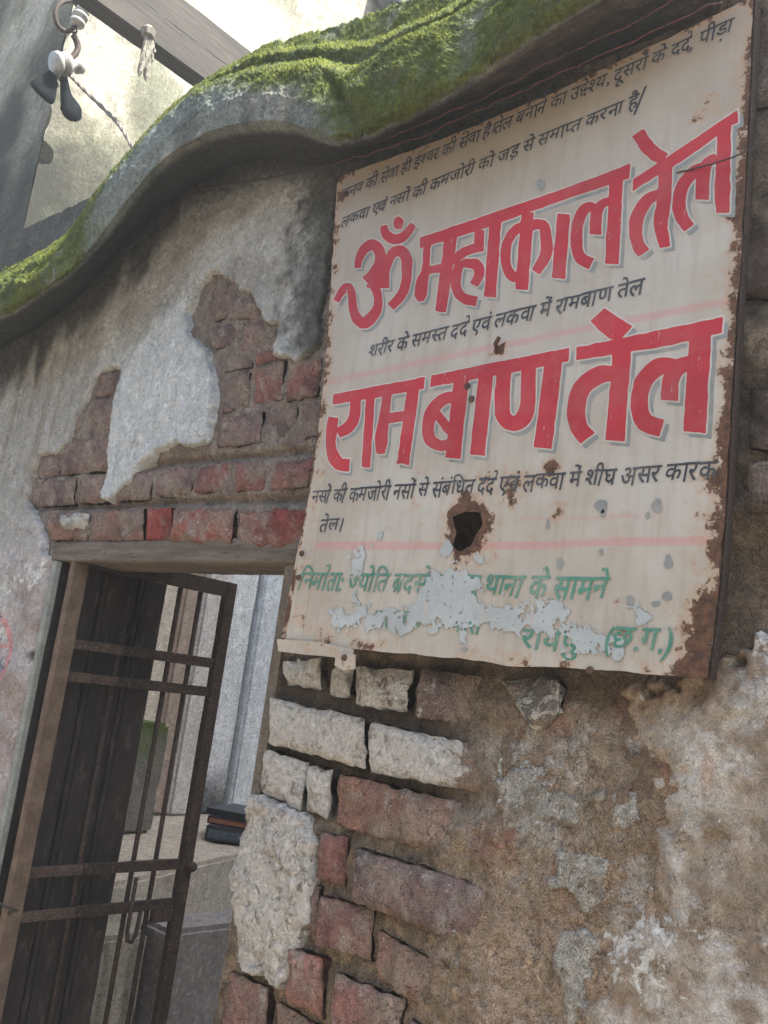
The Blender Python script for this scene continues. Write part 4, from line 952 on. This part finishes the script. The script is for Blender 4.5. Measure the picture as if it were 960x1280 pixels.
GXp = -1.752
gate = empty('metal_gate', (GXp, 0.03, 0.4), 'rusty barred iron gate swung open into the courtyard', 'gate')
def gbar(name, y0, y1, z0, z1, mat, th=.010, x=GXp, s=0, lab=None): return rough_box((x - th / 2, y0, z0), (x + th / 2, y1, z1), name, mat, gate, s, .0008, .02, lab)
gbar('hinge_stile', -0.004, 0.030, 0.35, 1.69, M_TAN, .020, lab='dusty tan rusted stile at the hinges', s=1)
gbar('end_stile', 0.402, 0.432, 0.35, 1.715, M_IRON, .020, s=2)
gbar('top_rail', 0.030, 0.402, 1.680, 1.715, M_IRON, .014, s=3)
for z, nm in ((1.520, 'rail'), (1.453, 'rail'), (1.066, 'rail'), (0.982, 'rail'), (.52, 'rail')):
    gbar(nm, 0.030, 0.15, z - .010, z + .010, M_RUSTD, .010, s=int(z * 10)); gbar(nm, 0.15, 0.402, z - .011, z + .011, M_IRON, .010, s=int(z * 11))
for y in (0.150, 0.283, 0.342):
    MB().tube([(GXp - .012, y, .36), (GXp - .012, y + .001, 1.0), (GXp - .012, y, 1.68)], .0058, 8).build('rod', M_IRON, gate, True)
# latch
q = Wx(168, 1140, GXp + .012)
MB().tube([(q[0], q[1] - .010, 1.045), (q[0], q[1] - .010, .935), (q[0], q[1] - .005, .915), (q[0], q[1] + .006, .912), (q[0], q[1] + .014, .925), (q[0], q[1] + .016, .975)], .0048, 8).build('latch_hasp', M_IRON, gate, True)
MB().lathe([(.003, 0), (.011, .002), (.012, .014), (.009, .020), (.004, .024)], (GXp + .008, .418, 1.062), (1, .5, 0), 12).build('bolt_knob', M_IRON, gate, True)
MB().box((GXp - .004, .345, .945), (GXp + .010, .400, .975), bev=.002).build('latch_plate', M_IRON, gate)
gw = Wy(3, 1130, -.02); MB().tube([Wy(-20, 1126, -.02), Wy(0, 1129, -.025), Wy(8, 1134, -.02), Wy(22, 1138, .0), (GXp, .0, Wx(32, 1140, GXp)[2])], .0022, 6).build('tie_wire', M_WIRE, gate, True)

leaf = empty('door_leaf', (-1.80, 0.15, 0.4), 'dark plank door leaf folded back behind the iron gate', 'door')
ys = [0.036, 0.098, 0.112, 0.190, 0.204, 0.268]
for i in range(5):
    rough_box((-1.812 + (i % 2) * .003, ys[i] + .002, 0.35), (-1.792 + (i % 2) * .003, ys[i + 1] - .002, 1.684), 'plank', M_DWOOD, leaf, 20 + i, .0014, .02)
for z in (1.60, 1.02, .5): rough_box((-1.8195, .04, z - .03), (-1.8135, .258, z + .03), 'batten', M_DWOOD, leaf, 30, .0005, .05)

# ================================================================== COURTYARD SEEN THROUGH THE DOOR
ledge = empty('ledge', (-2.7, 1.4, 0.1), 'low mud plastered ledge with a broken edge in the courtyard, carrying the black books', 'ledge')
def prism(poly, z0, z1, name, mat, parent=None, seed=0, Col=None, Msk=None, cell=.02, amp=.006):
    bm = bmesh.new(); vs = [bm.verts.new((x, y, z1)) for x, y in poly]; f = bm.faces.new(vs)
    if f.normal.z < 0: f.normal_flip()
    r = bmesh.ops.extrude_face_region(bm, geom=[f]); dn = [g for g in r['geom'] if isinstance(g, bmesh.types.BMVert)]
    for v in dn: v.co.z = z0
    bmesh.ops.recalc_face_normals(bm, faces=bm.faces[:])
    bmesh.ops.bevel(bm, geom=bm.edges[:], offset=.012, segments=2, affect='EDGES')
    mn = [min(v.co[i] for v in bm.verts) for i in range(3)]; mx = [max(v.co[i] for v in bm.verts) for i in range(3)]
    for ax in range(3):
        n = int(min(45, max(1, (mx[ax] - mn[ax]) / cell)))
        for k in range(1, n):
            co = [0, 0, 0]; co[ax] = mn[ax] + (mx[ax] - mn[ax]) * k / n; no = [0, 0, 0]; no[ax] = 1
            bmesh.ops.bisect_plane(bm, geom=bm.verts[:] + bm.edges[:] + bm.faces[:], plane_co=co, plane_no=no)
    bm.normal_update(); Pn = np.array([v.co[:] for v in bm.verts]); o1 = (fbm(Pn, 22, 4, seed) - .5) * amp * 2 + (fbm(Pn, 6, 3, seed + 3) - .5) * amp * 3
    for v, q in zip(bm.verts, o1): v.co += v.normal * q
    me = bpy.data.meshes.new('mesh'); bm.to_mesh(me); bm.free(); SHARP.append(me)
    if Col is not None:
        C = np.tile(np.array(Col, float), (len(Pn), 1)); add_attr(me, 'Col', C)
        Mk = Msk(Pn) if callable(Msk) else np.tile(np.array(Msk, float), (len(Pn), 1)); add_attr(me, 'Msk', Mk)
    return link(name, me, mat, parent)
prism([(-1.98, .26), (-2.173, .742), (-2.316, 1.121), (-2.45, 1.60), (-2.55, 2.6), (-3.19, 2.6), (-3.19, .26)], 0.70, 0.95, 'ledge_top', MW, ledge, 1, (0.45, 0.40, 0.33), (.22, .02, 0))
prism([(-2.04, .26), (-2.22, .742), (-2.36, 1.121), (-2.50, 1.60), (-2.60, 2.6), (-3.19, 2.6), (-3.19, .26)], 0.10, 0.695, 'ledge_base', MW, ledge, 4, (0.42, 0.38, 0.32), (.1, .05, 0))
def xslab(pts, x, th, name, mat, lab, cat, seed, Col, Msk):
    q = [Wx(u, v, x) for u, v in pts]; y0 = min(p[1] for p in q); y1 = max(p[1] for p in q); z0 = min(p[2] for p in q); z1 = max(p[2] for p in q)
    o = rough_box((x - th, y0, z0), (x, y1, z1), name, mat, None, seed, .004, .02)
    me = o.data; n = len(me.vertices)
    if mat is MW: add_attr(me, 'Col', np.tile(np.array(Col, float), (n, 1))); add_attr(me, 'Msk', np.tile(np.array(Msk, float), (n, 1)))
    tag(o, lab, cat); return o
def zblock(x0, x1, y0, y1, z0, z1, name, mat, lab, cat, seed, Col, Msk, group=None):
    o = prism([(x0, y0), (x1, y0), (x1, y1), (x0, y1)], z0, z1, name, mat, None, seed, Col, Msk, .02, .004); return tag(o, lab, cat, group)
a1 = Wx(205, 1166, -1.86); a2 = Wx(300, 1152, -1.86); print('blocks', a1, a2, Wx(130, 1178, -1.86), Wx(195, 1168, -1.86))
zblock(-1.98, -1.86, Wx(212, 1166, -1.86)[1], Wx(302, 1150, -1.86)[1] + .06, .10, Wx(250, 1160, -1.86)[2], 'stone_slab', M_SLATE, 'dark grey stone slab standing on edge below the ledge, right of the paler block', 'stone', 5, None, None)
zblock(-2.00, -1.88, Wx(120, 1178, -1.86)[1], Wx(194, 1168, -1.86)[1], .10, Wx(165, 1172, -1.86)[2], 'stone_block', MW, 'pale rough stone block below the ledge, seen between the gate rods', 'stone', 6, (0.40, 0.37, 0.30), (.12, .04, 0))
# mossy pillar
pa = Wx(150, 905, -2.62); pb = Wx(214, 905, -2.62); print('pillar', pa, pb)
prism_o = prism([(-2.80, pa[1]), (-2.62, pa[1]), (-2.62, pb[1]), (-2.80, pb[1])], .95, pb[2], 'pillar', MW, None, 8, (0.20, 0.195, 0.165), lambda P: np.stack([.22 + 0 * P[:, 0], .30 + 0 * P[:, 0], .75 * sst(1.05, 1.32, P[:, 2] + (fbm(P, 20, 3, 5) - .5) * .15)], 1), .02, .006)
tag(prism_o, 'short rough pillar with green moss on its top, behind the gate rods', 'pillar')
# pale column
c0 = Wx(304, 860, -2.95); print('column', c0)
prism_c = prism([(-3.19, c0[1] - .30), (-2.95, c0[1] - .30), (-2.95, c0[1]), (-3.19, c0[1])], .95, 3.0, 'column', MW, None, 9, (0.72, 0.75, 0.76), lambda P: np.stack([.30 + 0 * P[:, 0], .06 + .75 * (1 - sst(.98, 1.22, P[:, 2] + (fbm(P, 9, 3, 5) - .5) * .15)), 0 * P[:, 0]], 1), .03, .003)
tag(prism_c, 'pale whitewashed column with a dark damp foot, just right of the gate end', 'column')
c1 = Wx(335, 860, -2.93)
prism_d = prism([(-3.17, c0[1] + .012), (-2.93, c0[1] + .012), (-2.93, c0[1] + .32), (-3.17, c0[1] + .32)], .95, 3.0, 'column', MW, None, 10, (0.66, 0.71, 0.73), (.05, .02, 0), .03, .003)
tag(prism_d, 'bluish white column nearest the brick doorway edge, behind the books', 'column')
# posts seen between the rods
for i, (u0, u1, x, col, lab, mk) in enumerate([(199, 222, -2.90, (0.62, 0.56, 0.46), 'cream weathered post seen between the leftmost free gate rods', (.2, .05, 0)), (228, 252, -2.94, (0.42, 0.34, 0.28), 'brown weathered post in the middle of the gate opening', (.1, .12, 0)),
                                             (254, 284, -2.92, (0.62, 0.60, 0.56), 'greyish white post with dark knots, next to the gate end stile', (.3, .22, 0))]):
    ya = Wx(u0, 760, x)[1]; yb = Wx(u1, 760, x)[1]
    o = prism([(x - .09, ya), (x, ya), (x, yb), (x - .09, yb)], .95, 2.4, 'post', MW, None, 30 + i, col, mk, .03, .004); tag(o, lab, 'post')
# diaries on the ledge
def diary(cx, cy, z, w_, d_, h_, rot, lab, page):
    e = empty('diary', (cx, cy, z), lab, 'book')
    R = Matrix.Rotation(rot, 3, 'Z'); c = (0, 0, 0)
    def bx(a, b, name, mat, bev=.001):
        mb = MB(); mb.box(a, b, rot=R, c=c, bev=bev); me = pyd(mb.v, mb.f); me.materials.append(mat); o = bpy.data.objects.new(name, me); COLL.objects.link(o); o.parent = e; return o
    t = h_ * .13
    bx((-w_ / 2, -d_ / 2, 0), (w_ / 2, d_ / 2, t), 'cover', M_BLACK); bx((-w_ / 2, -d_ / 2, h_ - t), (w_ / 2, d_ / 2, h_), 'cover', M_BLACK)
    bx((-w_ / 2, -d_ / 2 - t * .3, t + .0003), (-w_ / 2 + t, d_ / 2, h_ - t - .0003), 'spine', M_BLACK)
    bx((-w_ / 2 + t + .0005, -d_ / 2 + .004, t + .0003), (w_ / 2 - .004, d_ / 2 - .004, h_ - t - .0003), 'pages', page, .0005)
    return e
bk = Wz(285, 1048, .956); print('books', bk)
diary(bk[0], bk[1] + .03, .957, .16, .22, .045, math.radians(38), 'thick black diary lying at the bottom of the pile on the ledge', M_PAPER)
diary(bk[0] - .01, bk[1] + .04, 1.003, .15, .19, .024, math.radians(30), 'thin notebook with orange page edges, in the middle of the pile', M_ORANGE)
diary(bk[0] - .02, bk[1] + .05, 1.028, .15, .20, .022, math.radians(22), 'flat black notebook on top of the pile', M_BLACK)

# ================================================================== BACKGROUND BUILDING
bgb = empty('background_building', (-3.3, 3.0, 0.0), 'tall sunlit building with black streaked limewash rising behind the wall', 'building')
def wallgrid(name, fx, a0, a1, b0, b1, step, axis, seed):
    A = np.arange(a0, a1 + step, step); B = np.arange(b0, b1 + step, step); g1, g2 = np.meshgrid(A, B, indexing='ij'); s_ = g1.shape; g1 = g1.ravel(); g2 = g2.ravel()
    P = np.stack([np.full_like(g1, fx), g1, g2], 1) if axis == 'x' else np.stack([g1, np.full_like(g1, fx), g2], 1)
    n1 = fbm(P, 4, 5, seed); n2_ = fbm(P, 1.6, 4, seed + 4); n3_ = fbm(P, 22, 4, seed + 6)
    k = 0 if axis == 'x' else 1; sg = 1 if axis == 'x' else -1
    P[:, k] += sg * ((n1 - .5) * .03 + (n3_ - .5) * .008)
    C = np.tile(np.array([0.50, 0.49, 0.41]), (len(P), 1)); C = mix(C, (0.24, 0.25, 0.18), sst(.44, .60, n1) * .9); C = mix(C, (0.2, .18, .14), sst(.56, .62, n3_) * .5); C = mix(C, (0.60, 0.58, 0.52), sst(.5, .7, n2_) * .6)
    Mk = np.zeros((len(P), 3)); Mk[:, 1] = -.05 + .62 * (1 - sst(2.7, 3.7, P[:, 2] + (n2_ - .5) * 1.6)) + .35 * sst(.55, .7, n1)
    if axis == 'x': Mk[:, 1] += .35 * (1 - sst(.36, .55, P[:, 1]))
    else: Mk[:, 1] += .35  # side turned from the sun: its shade painted darker all over
    Mk[:, 2] = .25 * (1 - sst(3.0, 3.6, P[:, 2])) * sst(.5, .6, n1); Mk[:, 0] = .15
    Q = grid_faces(*s_)
    return link(name, np_mesh(P, Q if axis == 'y' else Q, C, Mk), M_BG, bgb)
M_BG = weathered('limewashed_wall', white=(0.50, 0.49, 0.42), dark=(0.05, 0.052, 0.046), bd=.01)
wallgrid('wall', -3.2, .36, 5.0, 0.0, 7.5, .025, 'x', 3)
wallgrid('wall', .35, -6.5, -3.2, 0.0, 7.5, .04, 'y', 13)
MB().box((-6.5, .38, 0), (-3.24, 5.0, 7.4)).build('wall_core', MW, bgb, Col=np.array([.3, .28, .25]), Msk=np.array([.2, .2, 0]))
# beam across the yard
p0 = Wx(150, 0, -2.62); beamz0 = Wx(180, 45, -2.6)[2]; print('beam', Wx(115, 5, -2.6), Wx(260, 102, -2.6), Wx(220, 0, -2.6), Wx(330, 65, -2.6))
beam = empty('roof_beam', (-2.6, 0.6, 3.55), 'dark double timber beam running overhead from the wall to the upper left', 'beam')
rough_box((-2.66, -.15, 3.545), (-2.585, 3.2, 3.66), 'beam_timber', M_BEAM, beam, 3, .003, .05)
rough_box((-2.70, -.15, 3.672), (-2.61, 3.2, 3.80), 'beam_timber', M_BEAM, beam, 4, .003, .05)
# rag on the beam
rag = empty('hanging_rag', (-2.58, .42, 3.6), 'dry torn rag strips dangling from the timber beam', 'rag')
for k, (u0, v0, u1, v1, u2, v2) in enumerate([(184, 42, 179, 68, 174, 96), (184, 42, 183, 72, 182, 102), (186, 44, 188, 60, 189, 80), (183, 44, 186, 64, 184, 90), (187, 46, 190, 56, 192, 68)]):
    pts = catmull([Wx(u, v, -2.565) for u, v in ((u0, v0), (u1, v1), (u2, v2))], 8); MB().tube(pts, [.004, .006, .008, .009, .009, .011, .009, .002], 5, twist=.4).build('rag_strip', M_RAG, rag)
MB().lathe([(.006, -.02), (.022, -.01), (.026, .01), (.012, .026)], Wx(185, 42, -2.568), (0, 0, 1), 8).build('knot', M_RAG, rag)
# bracket with insulators on the bright wall
BX = -3.08
brk = empty('insulator_bracket', Wx(88, 60, BX), 'iron bracket with ring, chain and white porcelain insulators on the sunlit wall', 'bracket')
L2 = lambda *uv: [Wx(u, v, BX) for u, v in uv]
MB().tube(catmull(L2((98, 8), (90, 1), (78, 3), (70, 12), (70, 26), (76, 36), (86, 39), (92, 34), (95, 24)), 40), .009, 8).build('ring', M_IRON, brk, True)
MB().tube([Wx(104, 6, BX), Wx(104, 6, -3.2)], .018, 8).build('wall_pin', M_NAIL, brk, True)
MB().lathe([(.012, -.04), (.027, -.036), (.029, -.024), (.016, -.018), (.016, -.010), (.030, -.004), (.030, .006), (.016, .012), (.016, .018), (.026, .024), (.024, .034), (.012, .040)], Wx(100, 21, BX + .02), (0, .15, 1), 16).build('insulator', M_PORC, brk, True)
for k in range(4):
    c_ = Wx(94 - k * .6, 26 + k * 6, BX + .01); MB().tube([c_ + np.array([.008 * math.cos(t) * (k % 2), .008 * math.cos(t) * (1 - k % 2) + .002, .016 * math.sin(t)]) for t in np.linspace(0, 2 * math.pi, 12)], .0035, 6, cap=False).build('chain_link', M_IRON, brk, True)
MB().tube(catmull(L2((91, 43), (96, 52), (97, 62), (92, 70), (85, 77)), 16), [.012] * 16, 8).build('strap', M_IRON, brk, True)
ii = Wx(76, 80, BX); jj_ = Wx(98, 83, BX); dv_ = (jj_ - ii)
MB().lathe([(.016, -.03), (.040, -.028), (.044, -.010), (.030, -.004), (.030, .004), (.043, .010), (.040, .03), (.024, .036), (.022, .06), (.028, .065), (.026, .088), (.012, .094)], ii, dv_, 18).build('insulator', M_PORC, brk, True)
MB().tube([Wx(78, 84, BX), Wx(70, 92, BX - .03), Wx(76, 100, -3.19)], .008, 6).build('wall_pin', M_NAIL, brk, True)
for nm, pts, wds in (('shadow_shape', [(66, 92), (60, 104), (54, 114), (50, 120)], (.015, .035, .05, .045)), ('shadow_shape', [(79, 94), (82, 118), (88, 136), (91, 152)], (.012, .022, .045, .03))):  # cast shadows of the insulators, built as dark solid shapes
    q = catmull([Wx(u, v, -3.10) for u, v in pts], 14); ww = np.interp(np.linspace(0, 3, 14), range(4), wds); ww[-1] *= .4; ww[-2] *= .85
    t = np.gradient(q, axis=0); t /= np.linalg.norm(t, axis=1)[:, None]; nn = np.cross(t, [1, 0, 0]); nn /= np.linalg.norm(nn, axis=1)[:, None]
    Vq = np.vstack([q + nn * ww[:, None], q - nn * ww[:, None], q + nn * ww[:, None] + [.006, 0, 0], q - nn * ww[:, None] + [.006, 0, 0]]); n = 14; k = np.arange(n - 1)
    Fq = np.vstack([np.stack([k, k + 1, n + k + 1, n + k], 1), np.stack([2 * n + k, 3 * n + k, 3 * n + k + 1, 2 * n + k + 1], 1), np.stack([k, 2 * n + k, 2 * n + k + 1, k + 1], 1), np.stack([n + k, n + k + 1, 3 * n + k + 1, 3 * n + k], 1)])
    link(nm, np_mesh(Vq, Fq), M_SHADOW_SHAPE, brk)['label'] = 'dark shape standing in for a cast shadow of the bracket'
# twisted cable from the insulator down behind the coping
cb = catmull([Wx(86, 92, -3.08), Wx(105, 112, -3.0), Wx(140, 146, -2.8), Wx(152, 160, -2.7), Wx(172, 195, -2.5), Wx(200, 250, -2.3)], 60)
cbl = empty('twisted_cable', cb[0], 'thin twisted grey cable sagging from the lower insulator to the coping', 'cable')
for ph in (0, math.pi):
    pts = [p + np.array([0, math.cos(ph + i * .9) * .005, math.sin(ph + i * .9) * .005]) for i, p in enumerate(cb)]; MB().tube(pts, .0048, 5).build('strand', M_ROPE, cbl, True)
o = MB().tube(catmull([Wx(480, -20, -3.17), Wx(483, 2, -3.12), Wx(492, 6, -3.05), Wx(502, 4, -3.05)], 12), .055, 10).build('drain_pipe', M_BLACK, None, True); tag(o, 'short end of a dark pipe poking down above the mossy coping', 'pipe')

# ================================================================== WIRES ON THE GATE WALL
def wire(px, ys_, r, mat, name, lab, cat, n=60, jit=0.0):
    pts = catmull([Wy(u, v, y) for (u, v), y in zip(px, ys_)], n)
    if jit: pts = pts + (np.stack([fbm(pts, 60, 3, 3), fbm(pts, 60, 3, 4), fbm(pts, 60, 3, 5)], 1) - .5) * jit
    o = MB().tube(pts, r, 6).build(name, mat, None, True); return tag(o, lab, cat)
wire([(120, 345), (135, 333), (190, 285), (243, 237), (246, 236), (300, 229), (360, 218), (415, 206)], [-.03, -.03, -.03, -.03, -.03, -.04, -.05, -.06], .0019, M_WIRE, 'wall_wire', 'thin dark wire bent over a nail on the plaster under the coping', 'wire', jit=.004)
wire([(415, 206), (470, 189), (540, 165), (620, 128), (700, 92), (780, 58), (860, 20), (900, 2)], [-.06, -.09, -.09, -.09, -.09, -.09, -.09, -.09], .0012, M_TWINE, 'red_twine', 'frayed dull red twine stretched under the mossy coping, lower strand above the sign', 'twine', jit=.010)
wire([(470, 178), (540, 150), (630, 108), (700, 72), (760, 45), (820, 12), (870, -15)], [-.10, -.11, -.11, -.11, -.11, -.11, -.11], .0011, M_TWINE, 'red_twine', 'frayed dull red twine stretched under the mossy coping, upper strand close to the moss', 'twine', jit=.012)
wire([(846, 216), (868, 211), (890, 205), (905, 200), (925, 193), (960, 180), (1010, 165)], [YS - .0012, YS - .003, YS - .006, YS - .010, YS - .012, -.05, -.03], .0010, M_WIRE, 'sign_wire', 'hair thin dark wire crossing the right edge of the sign over the last red letter', 'wire', jit=.003)
nl = Wy(244, 236, -.03); o = MB().lathe([(.0025, .02), (.0025, -.006), (.006, -.007), (.006, -.009)], nl, (0, 1, 0), 8).build('nail', M_NAIL); tag(o, 'nail in the plaster where the thin wire bends', 'nail')

# ================================================================== ADDED UNSEEN HOUSES FOR SHADE AND BOUNCE LIGHT
hs = empty('added_courtyard_house', (1.0, 3.0, 0), 'added unseen house at the far right of the courtyard, put there for its shade', 'house')  # added out of view to keep the sun off the ledge
MB().box((-.3, .8, 0), (4.0, 6.0, 6.1), bev=.02).build('wall', M_HOUSE, hs)
MB().box((-.35, .75, 6.1), (4.1, 6.1, 6.2), bev=.01).build('roof', M_HOUSE, hs)
ah = empty('added_alley_house', (-1.0, -3.8, 0), 'added unseen house across the narrow alley, put there to shape light on the gate wall', 'house')  # added out of view for shade and bounce on the gate wall
MB().box((-7, -6.5, 0), (5, -3.4, 3.2), bev=.02).build('wall', M_HOUSE, ah)
MB().box((-7.1, -6.6, 3.2), (5.1, -3.3, 3.32), bev=.01).build('roof', M_HOUSE, ah)

for me in SHARP: me.set_sharp_from_angle(angle=math.radians(32))

# ================================================================== HAZE (one closed box round the whole place)
hz = MB().box((-61, -61, -1.2), (61, 61, 8.2)).build('haze', None); hz['kind'] = 'stuff'
m = bpy.data.materials.new('haze_air'); m.use_nodes = True; nt = m.node_tree; nt.nodes.remove(nt.nodes['Principled BSDF'])
v = nt.nodes.new('ShaderNodeVolumePrincipled'); v.inputs['Density'].default_value = .011; v.inputs['Color'].default_value = (.90, .95, 1, 1); v.inputs['Anisotropy'].default_value = .45
nt.links.new(v.outputs[0], nt.nodes['Material Output'].inputs['Volume']); hz.data.materials.append(m)
